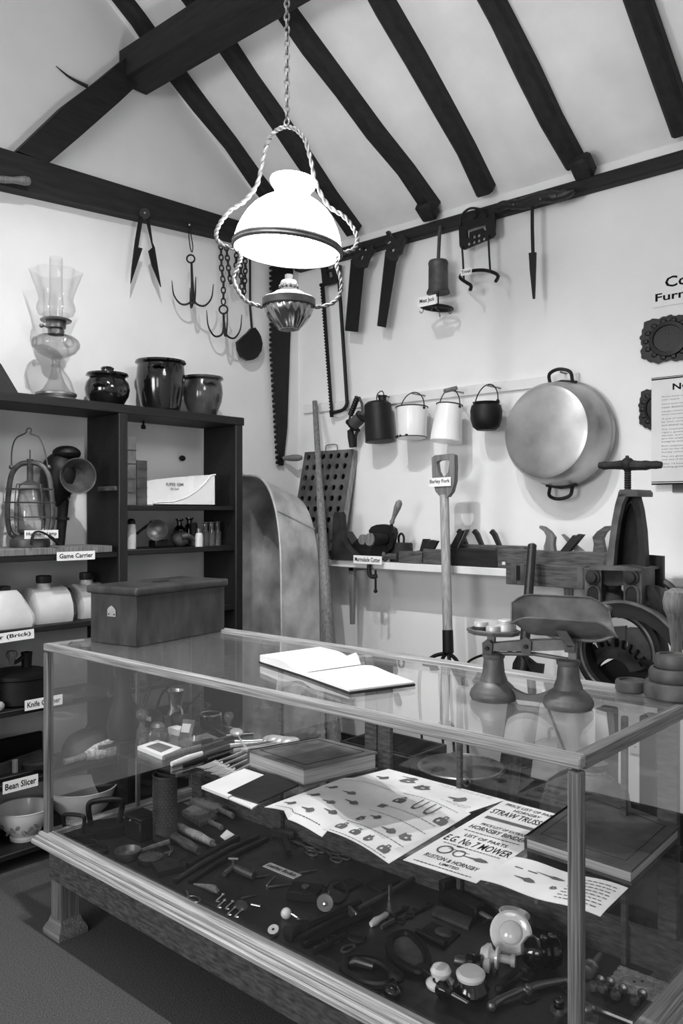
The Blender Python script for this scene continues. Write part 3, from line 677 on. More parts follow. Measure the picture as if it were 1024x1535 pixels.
part('plate', MB().cbox(q-V((0, .005, 0)), (.146, .01, .086), bev=.004, seg=2), 'plastic_white', o)
for sx in (-.036, .036):
    for a_, b_, c_, d_ in ((0, .016, .004, .008), (-.011, -.012, .007, .004), (.011, -.012, .007, .004)): part('pin_hole', MB().cbox(q+V((sx+a_, -.0105, b_)), (c_, .001, d_)), 'hole_black', o)
    part('switch', MB().cbox(q+V((sx*.25, -.011, .024)), (.01, .006, .016), bev=.001), 'plastic_white', o)
# ================================================================ open shelf unit on the left wall
SX0, SX1 = .03, .30; SYR, SYD, SYL = -.71, -1.41, -2.13; ST = 1.93
su = thing('shelf_unit', 'dark open wooden shelf unit along the left wall', 'shelf unit', ((SX0+SX1)/2, SYD, 0))
def sb(n, a, b, m='shelf_dark', bev=.003, lab=None): return part(n, MB().box(a, b, bev=bev), m, su, lab)
sb('top_board', (SX0, SYL-.02, ST-.04), (SX1+.012, SYR+.012, ST))
for y in (SYL, SYD-.014, SYR-.028): sb('side_panel', (SX0, y, .0), (SX1-.004, y+.028, ST-.04), 'shelf_dark')
for y in (SYL, SYD-.024, SYR-.045): sb('front_post', (SX1-.004, y, .0), (SX1+.012, y+.046, ST-.04), 'shelf_edge')
for a, b, zs in ((SYD+.014, SYR-.028, (1.481, 1.279, .979, .653, .36, .08)), (SYL+.028, SYD-.014, (1.272, .979, .653, .36, .08))):
    for z in zs: sb('shelf_board', (SX0, a, z-.024), (SX1-.004, b, z))
sb('loose_board', (SX0+.02, SYL+.03, 1.272), (SX1+.0, SYD-.05, 1.302), 'mid_wood', .003, 'paler loose board laid on the shelf')
for y in (SYD-.02,): sb('cleat', (SX0+.12, y-.012, 1.545), (SX1-.01, y+.006, 1.565), 'plane_wood', .002)
hk = X(215, 637, .12); solo('iron_strap', MB().box(hk-V((.004, .012, .02)), hk+V((.004, .012, 0)), bev=.002).box(hk-V((.004, .004, 0)), hk+V((.004, .004, ST-.04-hk.z))), 'black_iron', 'small iron strap hanging under top of right shelf bay', 'hook')
kn = X(272, 687, 0); solo('hanging_bracket', MB().ball(kn+V((.008, 0, 0)), .02, 10, (.6, 1, .75)), 'rust_iron', 'small dark iron bracket on the wall above white scoop', 'bracket')
# glass table lamp
def lx(px, x): return X(px, 600, x)
def prof(prs, s_, zb, pb): return [(r*s_, zb+(pb-p)*s_) for r, p in prs]
c = lx(84, .17); s_ = mpp(c); T = M.Translation((c.x, c.y, 0))
o = thing('table_oil_lamp', 'glass table oil lamp with frilled shade and chimney on shelf top', 'lamp', V((c.x, c.y, ST)))
def lg_(prs, n=32, rib=None): return MB().lathe(prof(prs, s_, ST, 598), n, T, rib)
part('base', lg_([(0, 598), (31, 598), (31, 594), (27, 592), (30, 589), (30, 586), (24, 584)]), 'dull_steel', o)
part('foot', lg_([(24, 584), (19, 580), (13, 570), (9, 560), (7, 552), (6.5, 546), (8, 545), (6, 543), (6, 536), (8, 533)], 32, lambda a, z: 1+.03*sin(10*a)), 'lamp_glass', o, 'clear glass fluted foot')
part('font', lg_([(7, 534), (16, 531), (28, 525), (34, 517), (35, 512), (33, 506), (27, 501), (14, 498), (11, 496)]), 'lamp_glass', o, 'clear glass oil font')
part('font_boss', MB().torus(T @ V((.105, 0, ST+(598-514)*s_)), .02, .005, M.Rotation(pi/2, 4, 'Y'), 14, 6), 'cut_glass', o)
part('font_boss', MB().torus(T @ V((-.0, -.1, ST+(598-514)*s_)), .02, .005, M.Rotation(pi/2, 4, 'X'), 14, 6), 'cut_glass', o)
part('collar', lg_([(12, 498), (12, 491), (10, 490), (14, 488), (15, 480), (14, 478), (22, 478), (23, 476), (20, 474), (14, 473), (0, 473)]), 'brass', o)
part('wick_knob', MB().tube([T @ V((0, -.03, ST+(598-488)*s_)), T @ V((-.0, -.065, ST+(598-488)*s_))], .004, 6).ball(T @ V((0, -.068, ST+(598-488)*s_)), .01, 8), 'brass', o)
pr = [(15, 473), (25, 468), (28, 461), (27, 454), (24, 447), (25, 438), (29, 425), (32, 416), (34, 408), (36, 403)]
part('shade', MB().lathe(prof(pr, s_, ST, 598), 64, T, lambda a, z: 1+.09*max(0, (z-ST-.38)/.18)*cos(6*a)), 'shade_glass', o, 'frilled clear glass shade')
part('chimney', lg_([(9, 473), (11, 455), (9.5, 435), (9.5, 382)], 20), 'shade_glass', o)
# three glazed crocks
def crock(name, px, x, pb, prs, lab, m, handle=None, lid=None):
    c = lx(px, x); s_ = mpp(c); o = thing(name, lab, 'crock', V((c.x, c.y, ST)), group='glazed crocks on the shelf top')
    T = M.Translation((c.x, c.y, 0))
    part('body', MB().lathe(prof(prs, s_, ST, pb), 36, T), m, o)
    for a in handle or ():
        r_, pz = a[1]*s_, ST+(pb-a[2])*s_; d = V((cos(a[0]), sin(a[0]), 0)); t = V((-sin(a[0]), cos(a[0]), 0))
        q = V((c.x, c.y, pz))
        part('handle', MB().tube(spl([q+d*r_*.97-t*.03, q+d*(r_+.014)-t*.022-UP*.004, q+d*(r_+.02)+UP*.002, q+d*(r_+.014)+t*.022-UP*.004, q+d*r_*.97+t*.03], 4), .008, 8), m, o)
    if lid: part('lid', MB().lathe(prof(lid, s_, ST, pb), 36, T), m, o)
    return o
crock('lidded_crock', 161, .17, 604, [(0, 604), (21, 604), (23, 602), (31, 588), (33, 578), (31, 568), (27, 563), (26, 560), (31, 556), (30, 555), (24, 558), (0, 565)], 'squat dark lidded crock between lamp and tallest crock', 'glaze_black', [(-.9, 31, 574), (2.2, 31, 574)], [(31, 557), (30, 554), (20, 552), (9, 551), (9, 548), (10, 546), (8, 544), (0, 544)])
crock('tall_crock', 241, .17, 613, [(0, 613), (27, 613), (30, 600), (34, 580), (36, 562), (35, 548), (34, 542), (38, 539), (37, 536), (34, 536), (33, 541), (33, 560), (0, 600)], 'tallest dark glazed crock in middle of shelf top', 'glaze_black', [(-.7, 35, 548)])
crock('small_crock', 304, .17, 620, [(0, 620), (20, 620), (23, 611), (28, 597), (30, 584), (29, 573), (27, 566), (31, 563), (30, 560), (27, 561), (26, 566), (27, 580), (0, 608)], 'brown glazed crock with pale base at right end of shelf top', 'glaze_brown', [(-.3, 28, 571)])
w0 = [X(-30, 520, .26), X(2, 546, .26), X(29, 593, .26), X(-30, 589, .26)]; w0[2].z = w0[3].z = ST
solo('dark_wedge', MB().prism(w0, (-.16, 0, 0)), 'dark_wood', 'dark sloping wooden box at left end of shelf top', 'box')
# hurricane lantern
LZ = 1.302; c = X(45, 800, .2); s_ = mpp(c)
o = thing('hurricane_lantern', 'grey metal hurricane lantern with wire guard and glass globe', 'lantern', V((c.x, c.y, LZ)))
T = M.Translation((c.x, c.y, 0)); zz = lambda p: LZ+(818-p)*s_
def LL(a, b, off=0): return V((c.x, c.y, zz(b)))+V((.67, .74, 0))*((a-45)*s_)*1.0 if False else V((c.x, c.y, zz(b)))+RT*((a-45)*s_)+FW*off
part('tank', MB().lathe([(0, zz(818)), (28*s_, zz(818)), (29*s_, zz(812)), (28*s_, zz(806)), (20*s_, zz(802)), (14*s_, zz(798)), (18*s_, zz(795)), (18*s_, zz(792)), (0, zz(792))], 28, T), 'lantern_paint', o)
part('globe', MB().lathe([(16*s_, zz(793)), (22*s_, zz(785)), (23*s_, zz(772)), (21*s_, zz(755)), (17*s_, zz(740)), (14*s_, zz(732)), (13.6*s_, zz(732)), (20*s_, zz(758)), (22*s_, zz(778))], 28, T), 'lamp_glass', o)
for sg in (-1, 1):
    part('side_tube', MB().tube(spl([LL(45+sg*18, 806), LL(45+sg*30, 795), LL(45+sg*34, 770), LL(45+sg*32, 735), LL(45+sg*27, 708), LL(45+sg*15, 694), LL(45, 691)], 5), .0115, 10), 'lantern_paint', o)
    part('lug', MB().ball(LL(45+sg*28, 698), .011, 8), 'lantern_paint', o)
part('hood', MB().lathe([(0, zz(686)), (5*s_, zz(686)), (5*s_, zz(690)), (4.5*s_, zz(692)), (4.5*s_, zz(718)), (12*s_, zz(722)), (20*s_, zz(724)), (0, zz(724))], 20, T), 'lantern_paint', o)
part('lift_rod', MB().cyl(LL(45, 688), LL(45, 672), .003, 6), 'lantern_paint', o)
for p in (731, 751, 773): part('guard_wire', MB().torus((c.x, c.y, zz(p)), 36*s_ if p > 740 else 34*s_, .0028, None, 30, 5), 'lantern_paint', o)
for a in (0.2, 1.77, 3.34, 4.9):
    d = V((cos(a), sin(a), 0)); part('guard_upright', MB().tube(spl([V((c.x, c.y, zz(724)))+d*19*s_, V((c.x, c.y, zz(727)))+d*24*s_, V((c.x, c.y, zz(760)))+d*27*s_, V((c.x, c.y, zz(795)))+d*26*s_], 4), .0025, 5), 'lantern_paint', o)
part('bail', MB().tube(spl([LL(17, 697), LL(18, 672), LL(24, 655), LL(38, 647), LL(40, 642), LL(42, 640), LL(46, 640), LL(47, 643), LL(46, 648), LL(58, 653), LL(66, 670), LL(72, 698)], 5), .003, 6), 'lantern_paint', o)
# black coach lamp with flared reflector
c = X(100, 750, .13); s_ = mpp(c); zz2 = lambda p: LZ+(818-p)*s_
o = thing('coach_lamp', 'black coach lamp with dished round reflector behind hurricane lantern', 'lamp', V((c.x, c.y, LZ)))
def CL(a, b, off=0): return V((c.x, c.y, zz2(b)))+RT*((a-100)*s_)+FW*off
part('body', MB().tube(spl([CL(100, 680), CL(92, 700), CL(88, 725), CL(92, 745), CL(98, 752)], 4), [.03, .045, .06, .07, .078, .08, .082, .08, .078, .075, .07, .065, .06, .05, .045, .04, .03], 16), 'black_iron', o)
part('cap', MB().ball(CL(100, 680), .062, 16, (1, 1, .55)), 'black_iron', o)
ax = (CAM-CL(110, 714)).normalized()*.8+RT*.25; dd = CL(110, 714)
T = align(dd+ax.normalized()*.06, ax)
part('reflector', MB().lathe([(0, -.045), (.035, -.043), (.06, -.02), (.076, .012), (.08, .018), (.074, .016), (.058, -.012), (.034, -.034), (0, -.036)], 32, T), 'grey_iron', o)
part('stem', MB().tube([CL(95, 750), CL(93, 780), CL(90, 818)], [.025, .022, .02], 12), 'black_iron', o)
part('stem_collar', MB().cyl(CL(93.5, 776), CL(93.3, 780), .03, 14), 'black_iron', o)
card('Hurricane Lamp', X(36.5, 808, .296), (0, 1, 0), (0, 0, 1), .148, .035, 'white card lettered Hurricane Lamp at foot of lantern', pad=.05)
o = thing('game_carrier', 'black bent iron game carrier lying in front of lantern label', 'hook', X(66, 818, .297))
part('iron', MB().tube(spl([X(47, 817, .31), X(49, 804, .31), X(55, 797, .312), X(66, 799, .312), (X(80, 808, .312)), X(88, 816, .308)], 5), [.008]*10+[.006]*8+[.01]*8, 8, flat=.7), 'black_iron', o)
card('Game Carrier', X(85, 841, .314), (0, 1, .0), (0, 0, 1), .178, .037, 'white card lettered Game Carrier on shelf edge', pad=.06)
card('Foot Warmer (Brick)', X(51, 956, .314)-V((0, .36, .012)), (0, 1, .03), (0, -.03, 1), .36, .038, 'white card lettered Foot Warmer Brick on shelf edge', pad=.04)
card('Knife Cleaner', X(37, 1066, .314), (0, 1, .0), (0, 0, 1), .165, .042, 'white card lettered Knife Cleaner on shelf edge', pad=.06)
card('Bean Slicer', X(4, 1191, .314), (0, 1, .0), (0, 0, 1), .148, .048, 'white card lettered Bean Slicer on shelf edge', pad=.06)
# right bay: books, scoop, jars
def book_up(px0, px1, top, x0, x1, z, lab, m):
    a, b = X(px0, 750, x1).y, X(px1, 750, x1).y; h = X((px0+px1)/2, top, x1).z
    o = thing('book', lab, 'book', V(((x0+x1)/2, (a+b)/2, z)), group='books on the shelf')
    part('cover', MB().box((x1-.004, a, z), (x1, b, h), bev=.002).box((x0, a, z), (x1-.004, a+.004, h)).box((x0, b-.004, z), (x1-.004, b, h)), m, o)
    part('page_block', MB().box((x0+.006, a+.004, z+.004), (x1-.006, b-.004, h-.005)), 'page_edge', o)
    for f_ in (.18, .38, .6, .8): part('spine_band', MB().box((x1, a+.001, z+(h-z)*f_), (x1+.002, b-.001, z+(h-z)*f_+.005)), 'leather', o)
book_up(189, 204.5, 655, .06, .25, 1.481, 'taller worn leather book standing upright on the shelf', 'leather_mid')
book_up(206, 221, 690, .06, .25, 1.481, 'shorter dark book standing next to white scoop', 'leather')
a = X(230, 751, .27); b = X(323, 751, .27); ln = b.y-a.y; h = .155
o = thing('enamel_scoop', 'white enamel scoop-shaped weighing tray on the shelf', 'scoop', V((.17, (a.y+b.y)/2, 1.481)))
side = [(0, .012), (0, 0), (1, 0), (1, h), (.92, h*.97), (.82, h*.72), (.68, h*.46), (.5, h*.24), (.3, h*.12), (.1, h*.1)]
for x in (.09, .266): part('side', MB().prism([V((x, a.y+ln*u, 1.481+v)) for u, v in side], (.005, 0, 0)), 'enamel', o)
part('bottom', MB().box((.09, a.y, 1.481), (.271, b.y, 1.487)), 'enamel', o)
part('end_wall', MB().box((.09, b.y-.005, 1.481), (.271, b.y, 1.481+h)), 'enamel', o)
bk = [(0, .008), (.06, .055), (.11, .09), (.17, .112), (.3, .125), (.5, .135), (1, h)]
part('back_wall', MB().prism([V((.09, a.y, 1.481))]+[V((.09, a.y+ln*u, 1.481+v)) for u, v in bk]+[V((.09, b.y, 1.481))], (-.005, 0, 0)), 'enamel', o)
part('rolled_rim', MB().tube([V((.27, a.y+ln*u, 1.481+v)) for u, v in side[:1]+side[:2:-1]], .0045, 7), 'enamel', o)
fn = lambda u, v: V((.0957, a.y+ln*(.5+u*.36), 1.481+.07+v*.05)); part('lettering', lettering(lettering(MB(), 'SUPER GEM', fn, .1, .6, .9, .9, .02), 'the best', fn, .3, .2, .7, .42), 'ink_grey', o)
def jar(name, px, pb, prs, x, z, lab, m, cat='bottle', grp=None, cap=None):
    c = X(px, pb, x); s_ = mpp(c); c = V((x, c.y, z)); T = M.Translation(c)
    o = thing(name, lab, cat, c, group=grp)
    part('body', MB().lathe([(r*s_, (pb-p)*s_) for r, p in prs], 22, T), m, o)
    if cap: part('cap', MB().lathe([(r*s_, (pb-p)*s_) for r, p in cap[0]], 16, T), cap[1], o)
    return o
z2 = 1.279
jar('stone_bottle', 197, 820, [(0, 820), (7, 820), (7, 790), (6, 784), (4, 781)], .2, z2, 'pale stoneware bottle beside the divider on jar shelf', 'stoneware', cap=([(6, 783), (6, 778), (3, 775), (0, 775)], 'black_iron'))
o = thing('brass_horn', 'small flared metal horn with thin stem on jar shelf', 'horn', X(238, 818, .2)); hc = X(237, 797, .2); ax = (CAM-hc).normalized()+V((0, -.25, .25))
part('bell', MB().lathe([(.006, -.09), (.012, -.06), (.022, -.03), (.04, -.008), (.052, .0), (.05, .003), (.036, -.006), (0, -.03)], 26, align(hc+ax.normalized()*.03, ax)), 'dull_steel', o)
part('stem', MB().tube([X(205, 800, .17), X(214, 793, .17), X(228, 783, .16)], .007, 8).ball(X(227, 784, .165), .012, 8), 'rust_iron', o)
part('stand', MB().box(X(228, 820, .2)-V((.03, 0, 0)), X(248, 809, .2)+V((.03, 0, 0)), bev=.004), 'black_iron', o)
jar('dark_bottle', 269, 817, [(0, 817), (9, 817), (9, 795), (8, 790), (4, 786), (4, 780), (6, 778), (6, 776), (0, 776)], .12, z2, 'dark glass bottle with flared lip behind leather pouch', 'glaze_black', grp='bottles on the jar shelf')
jar('dark_bottle', 284, 817, [(0, 817), (8, 817), (8, 792), (7, 787), (4, 784), (4, 779), (6, 777), (6, 775), (0, 775)], .1, z2, 'taller dark glass bottle behind the white capped phial', 'glaze_black', grp='bottles on the jar shelf')
jar('tin_cylinder', 290, 818, [(0, 818), (6, 818), (6, 786), (5, 783), (0, 783)], .17, z2, 'slim dark tin behind the capped white phial', 'rust_iron', 'tin')
jar('phial', 298.5, 818, [(0, 818), (6, 818), (6, 803), (5, 799), (3.5, 797)], .235, z2, 'small pale phial with metal screw cap on jar shelf', 'stoneware', cap=([(4, 797.5), (4, 791), (0, 791)], 'dull_steel'))
for px, x, lab in ((308, .2, 'small clear glass bottle beside the pale phial'), (317, .215, 'middle one of three small clear glass bottles'), (326, .2, 'small clear glass bottle nearest the shelf end')):
    jar('glass_bottle', px, 817, [(0, 817), (5.5, 817), (5.5, 796), (3.6, 793), (3.6, 784), (4.6, 783), (4.4, 781), (3, 781)], x, z2, lab, 'cut_glass', grp='clear bottles on the jar shelf')
pc = X(271, 808, .18); solo('leather_pouch', MB().ball((pc.x, pc.y, z2+.04), .05, 14, (.7, 1.1, .8)).tube(spl([V((pc.x+.035, pc.y-.02, z2+.05)), V((pc.x+.045, pc.y+.01, z2+.055)), V((pc.x+.04, pc.y+.045, z2+.035)), V((pc.x+.03, pc.y+.06, z2+.01))], 4), .012, 8), 'leather', 'crumpled dark leather pouch among the bottles', 'pouch')
# hot water bottles
def warmer(px, lab, zb=.979, ln_=.2, m2='glaze_brown', head=True, x=.165):
    c = X(px, 938, x); c.z = zb; s_ = mpp(c)
    o = thing('foot_warmer', lab, 'hot water bottle', c, group='stoneware foot warmers')
    T = M.Translation(c) @ M.Rotation(pi/2, 4, 'Z') @ M.Rotation(pi/2, 4, 'Y')
    sec = [(-.085, 0), (-.095, .03), (-.09, .075), (-.065, .12), (-.035, .142), (0, .15), (.035, .142), (.065, .12), (.09, .075), (.095, .03), (.085, 0)]
    mb = MB(); n = len(sec); stn = [(-.5, .72), (-.48, .9), (-.44, 1), (.34, 1)]
    vs_ = [c+V((u*k, ln_*t, v*(k if v > .02 else 1))) for t, k in stn for u, v in sec]
    fs = [tuple(range(n))]+[(i*n+j, i*n+(j+1) % n, i*n+n+(j+1) % n, i*n+n+j) for i in range(len(stn)-1) for j in range(n)]+[tuple(range(3*n, 4*n))]
    part('body', mb.add(vs_, fs), 'stoneware', o)
    stn = [(.34, 1), (.42, .98), (.47, .9), (.5, .72)]
    vs_ = [c+V((u*k, ln_*t, v*(k if v > .02 else 1))) for t, k in stn for u, v in sec]
    part('glazed_end', MB().add(vs_, fs), m2, o, 'dark glazed end')
    part('neck', MB().lathe([(.034, .14), (.026, .158), (.026, .168)], 20, M.Translation(c+V((0, -.02, 0)))), 'stoneware', o)
    part('stopper', MB().lathe([(.03, .165), (.033, .17), (.033, .195), (.028, .198), (0, .198)], 20, M.Translation(c+V((0, -.02, 0)))), 'dark_wood', o)
warmer(72, 'stoneware foot warmer in the middle with round dark glazed end', x=.16, ln_=.2)
warmer(136, 'stoneware foot warmer half hidden behind the wooden box', x=.13, ln_=.2)
c = X(6, 940, .2); c.z = .979
o = thing('foot_warmer_brick', 'pale wedge-shaped stoneware foot warmer at left end of its shelf', 'hot water bottle', c)
vs_ = []
for z, hx, hy in ((0, .085, .095), (.02, .09, .1), (.05, .085, .095), (.13, .05, .055), (.15, .035, .04)): vs_ += [c+V((sx*hx, sy*hy, z)) for sx, sy in ((-1, -.8), (-.8, -1), (.8, -1), (1, -.8), (1, .8), (.8, 1), (-.8, 1), (-1, .8))]
fs = [tuple(range(8)), tuple(range(32, 40))]+[(i*8+j, i*8+(j+1) % 8, i*8+8+(j+1) % 8, i*8+8+j) for i in range(4) for j in range(8)]
part('body', MB().add(vs_, fs), 'stoneware', o)
part('stopper', MB().lathe([(.025, .15), (.025, .165), (.02, .168), (0, .168)], 16, M.Translation(c)), 'dark_wood', o)
# knife cleaner
c = V((.17, X(28, 1060, .17).y, .653))
o = thing('knife_cleaner', 'round black drum knife cleaner with crank handle on shelf', 'knife cleaner', c)
T = M.Translation(c)
part('drum', MB().lathe([(0, 0), (.115, 0), (.125, .01), (.125, .105), (.13, .11), (.13, .125), (.1, .135), (.03, .142), (0, .142)], 36, T), 'black_iron', o)
part('spindle', MB().lathe([(.02, .14), (.022, .18), (.024, .205), (0, .21)], 14, M.Translation(c+V((0, .035, 0)))), 'black_iron', o)
part('crank', MB().tube([c+V((0, .035, .195)), c+V((.02, -.015, .175)), c+V((.03, -.04, .172))], .009, 8), 'black_iron', o)
part('crank_grip', MB().lathe([(0, .0), (.01, .0), (.012, .02), (.022, .035), (.024, .045), (.018, .058), (0, .062)], 14, M.Translation(c+V((.03, -.045, .165)))), 'mid_wood', o)
part('wooden_foot', MB().ball(c+V((.1, -.13, .02)), .02, 10), 'pale_wood', o)
# bean slicer: dark box, upright, dish
c = V((.17, X(30, 1160, .17).y-.02, .36))
o = thing('bean_slicer', 'dark cast-iron bean slicer box with wooden peg on low shelf', 'slicer', c)
part('trough', MB().box(c+V((-.09, -.16, 0)), c+V((-.07, .16, .13)), bev=.004).box(c+V((-.09, -.16, 0)), c+V((.09, .16, .02)), bev=.004), 'black_iron', o)
part('hopper', MB().prism([c+V((.02, -.15, .02)), c+V((.02, .15, .02)), c+V((.02, .15, .085)), c+V((.02, .0, .07)), c+V((.02, -.15, .05))], (.02, 0, 0)), 'rust_iron', o)
part('peg', MB().cyl(c+V((.055, -.03, .02)), c+V((.055, -.03, .07)), .012, 12), 'mid_wood', o)
part('dish', MB().lathe([(0, 0), (.07, .0), (.075, .02), (.06, .03), (0, .025)], 22, M.Translation(c+V((.04, .08, .02)))), 'rust_iron', o)
# items seen through the case glass on the low shelves of the right bay
c = V((.2, X(100, 1160, .2).y+.06, .36))
o = thing('hand_brush', 'pale bristle hand brush lying on low shelf', 'brush', c)
part('handle', MB().tube([c+V((.05, -.1, .02)), c+V((.05, -.04, .022)), c+V((.05, .0, .024))], [.014, .013, .018], 10), 'mid_wood', o)
part('bristles', MB().tube([c+V((.05, .0, .024)), c+V((.05, .05, .03)), c+V((.05, .14, .034))], [.02, .035, .045], 12, flat=.6), 'bristle', o)
c2 = V((.12, X(105, 1150, .12).y+.09, .36))
o = thing('domed_cover', 'grey domed metal cover behind the hand brush', 'cover', c2)
part('dome', MB().lathe([(.105, 0), (.108, .006), (.1, .04), (.075, .08), (.04, .1), (0, .105)], 30, M.Translation(c2), sx=.8, sy=1.2), 'grey_iron', o); part('knob', MB().ball(c2+V((0, 0, .11)), .012, 10), 'black_iron', o)
def bowl(name, px, pb, x, zb, R_, H_, lab, deco):
    c = X(px, pb, x); c = V((x, c.y, zb)); o = thing(name, lab, 'bowl', c); T = M.Translation(c)
    part('body', MB().lathe([(0, .004), (R_*.48, .0), (R_*.5, .012), (R_*.46, .018), (R_*.78, H_*.45), (R_*.94, H_*.8), (R_, H_), (R_*.97, H_+.002), (R_*.9, H_*.8), (R_*.72, H_*.45), (0, .02)], 40, T), 'enamel', o)
    part('rim_band', MB().add(*(lambda t: (t.v, t.f))(MB().torus((0, 0, H_), R_*.985, .003, None, 40, 5)), T), 'stoneware', o)
    if deco:
        for i in range(18):
            a = -2.4+i*.24; z = H_*(.5+.12*sin(i*2.1)); rr_ = R_*(.80+.18*(z/H_-.45))+.004; p = c+V((cos(a)*rr_, sin(a)*rr_, z))
            part('painted_leaf', MB().ball((0, 0, 0), .014, 8, (.1, .5, 1), M.Translation(p) @ rz(a) @ M.Rotation(.6*(-1)**i, 4, 'X')), 'ink_grey', o)
bowl('flowered_bowl', 36, 1275, .18, .08, .115, .13, 'white bowl with painted leaf band on lowest shelf', True)
bowl('white_basin', 122, 1250, .17, .08, .155, .15, 'large plain white basin seen through left end of case', False)
c = V((.18, -1.0, .36)); o = thing('meat_cover', 'dark oval iron pot on shelf seen through case end glass', 'pot', c)
part('pot', MB().lathe([(0, 0), (.1, 0), (.13, .03), (.14, .09), (.145, .12), (.135, .12), (.12, .03), (0, .02)], 30, M.Translation(c), sx=.75, sy=1.2), 'grey_iron', o)
part('handle', MB().tube(spl([c+V((0, -.16, .1)), c+V((0, -.1, .22)), c+V((0, 0, .25)), c+V((0, .1, .22)), c+V((0, .16, .1))], 5), .006, 7), 'black_iron', o)
for i, (y_, z_, R_, lab, m) in enumerate(((-1.2, .653, .09, 'dark round tin on middle shelf behind the case', 'rust_iron'), (-.95, .653, .11, 'grey metal drum-shaped tin on middle shelf behind the case', 'grey_iron'))):
    c = V((.16, y_, z_)); o = thing('storage_tin', lab, 'tin', c)
    part('body', MB().lathe([(0, 0), (R_, 0), (R_, .14), (0, .14)], 26, M.Translation(c)), m, o); part('lid', MB().lathe([(R_+.003, .13), (R_+.003, .15), (R_*.7, .158), (0, .16)], 26, M.Translation(c)), m, o)
# ================================================================ ledge on the back wall and what stands on it
LT = 1.193
lg = thing('wall_ledge', 'long pale painted wooden ledge along the back wall holding old planes', 'shelf', (1.6, -.1, LT-.038))
part('board', MB().box((.28, -.21, LT-.038), (3.4, 0, LT), bev=.004), 'white_paint', lg)
for px, pb in ((526.5, 936), (851, 960)):
    a = Y(px, 850, -.17); b = Y(px, pb, -.17)
    part('bracket', MB().prism([V((a.x-.02, -.17, LT-.038)), V((a.x+.02, -.17, LT-.038)), V((a.x+.009, -.17, b.z)), V((a.x-.009, -.17, b.z))], (0, .022, 0)), 'mid_wood', lg)
    part('bracket_arm', MB().box((a.x-.015, -.17, LT-.058), (a.x+.015, 0, LT-.038)), 'mid_wood', lg)
# pierced board leaning against the wall
x0, x1 = .10, .47; b0, b1 = V((0, -.185, LT)), V((0, -.045, 1.80)); up = (b1-b0).normalized(); Lb = (b1-b0).length
nb = V((1, 0, 0)).cross(up); o = thing('pierced_board', 'wooden box board with rows of round holes leaning on the wall', 'board', V(((x0+x1)/2, -.15, LT)))
def PB(u, v): return V((x0+(x1-x0)*u, 0, 0))+b0+up*(Lb*v)
hl = []
for r in range(10):
    for q in range(6):
        cu, cv = (q+.62)/6.3, (r+.55)/10.1
        hl.append([PB(cu, cv)+V((.017*cos(t*pi/6), 0, 0))+up*.017*sin(t*pi/6) for t in range(12)])
part('face', MB().prism([PB(0, 0), PB(1, 0), PB(1, 1), PB(0, 1)], -nb*.012, hl), 'board_face', o)
back = -nb*.05
part('backing', MB().prism([PB(.03, .01)-nb*.03, PB(.97, .01)-nb*.03, PB(.97, .99)-nb*.03, PB(.03, .99)-nb*.03], -nb*.01), 'hole_black', o)
for a, b in (((0, 0), (.03, 1)), ((.97, 0), (1, 1))): part('side_board', MB().prism([PB(a[0], a[1])-nb*.012, PB(b[0], a[1])-nb*.012, PB(b[0], b[1])-nb*.012, PB(a[0], b[1])-nb*.012], -nb*.04), 'board_side', o)
for a, b in ((.0, .02), (.98, 1)): part('end_board', MB().prism([PB(.03, a)-nb*.012, PB(.97, a)-nb*.012, PB(.97, b)-nb*.012, PB(.03, b)-nb*.012], -nb*.04), 'board_side', o)
q = PB(.5, 1)-nb*.03
part('wire_handle', MB().tube(spl([q-V((.045, 0, 0)), q+V((-.045, 0, .03)), q+V((-.03, 0, .042)), q+V((.03, 0, .042)), q+V((.045, 0, .03)), q+V((.045, 0, 0))], 4), .003, 6), 'dull_steel', o)
def c1(pts, y): return [Y(350+a/2.926, 640+b/2.926, y) for a, b in pts]
def ground(pts, z):                                            # drop a traced outline so that its lowest point rests at z
    d = z-min(p.z for p in pts); return [p+UP*d for p in pts]
q = c1([(437, 385), (445, 370), (462, 370), (469, 385), (476, 490), (500, 530), (540, 565), (545, 582), (425, 580), (432, 500)], -.235)
q = ground(q, LT)
o = solo('iron_last', MB().prism(q, (0, .045, 0)), 'rust_iron', 'dark iron foot-shaped last standing upright on ledge end', 'last')
q = ground(c1([(470, 455), (485, 450), (520, 505), (545, 480), (600, 490), (610, 575), (490, 570)], -.13), LT)
solo('dark_block', MB().prism(q, (0, .07, 0)), 'dark_wood', 'dark notched wooden block behind the marmalade cutter', 'block')
# marmalade cutter
def c6(a, b, y=-.2): return Y(480+.15625*a, 740+.15625*b, y)
o = thing('marmalade_cutter', 'black cast-iron marmalade cutter with wooden handle clamped to ledge', 'cutter', V((c6(540, 630).x, -.2, LT)))
part('blade_cover', MB().prism([c6(*p, -.2) for p in ((465, 355), (490, 318), (540, 298), (600, 293), (660, 305), (705, 335), (715, 380), (700, 440), (690, 520), (650, 560), (610, 520), (600, 400), (470, 380))], (0, .03, 0)), 'black_iron', o)
part('feed_tube', MB().cyl(c6(520, 440, -.26), c6(630, 430, -.2), .05*.62, 18), 'black_iron', o)
for a, b, r_ in ((400, 440, .026), (470, 440, .032)): part('wooden_pusher', MB().cyl(c6(a, b, -.27), c6(a+26, b, -.25), r_, 20), 'mid_wood', o)
part('stand', MB().prism([c6(*p, -.205) for p in ((500, 470), (620, 470), (640, 560), (600, 640), (470, 640), (480, 560))], (0, .04, 0)), 'black_iron', o)
part('clamp', MB().tube(spl([c6(480, 640, -.235), c6(470, 700, -.235), c6(475, 770, -.235), c6(500, 795, -.23), c6(545, 790, -.22)], 4), .012, 8), 'black_iron', o)
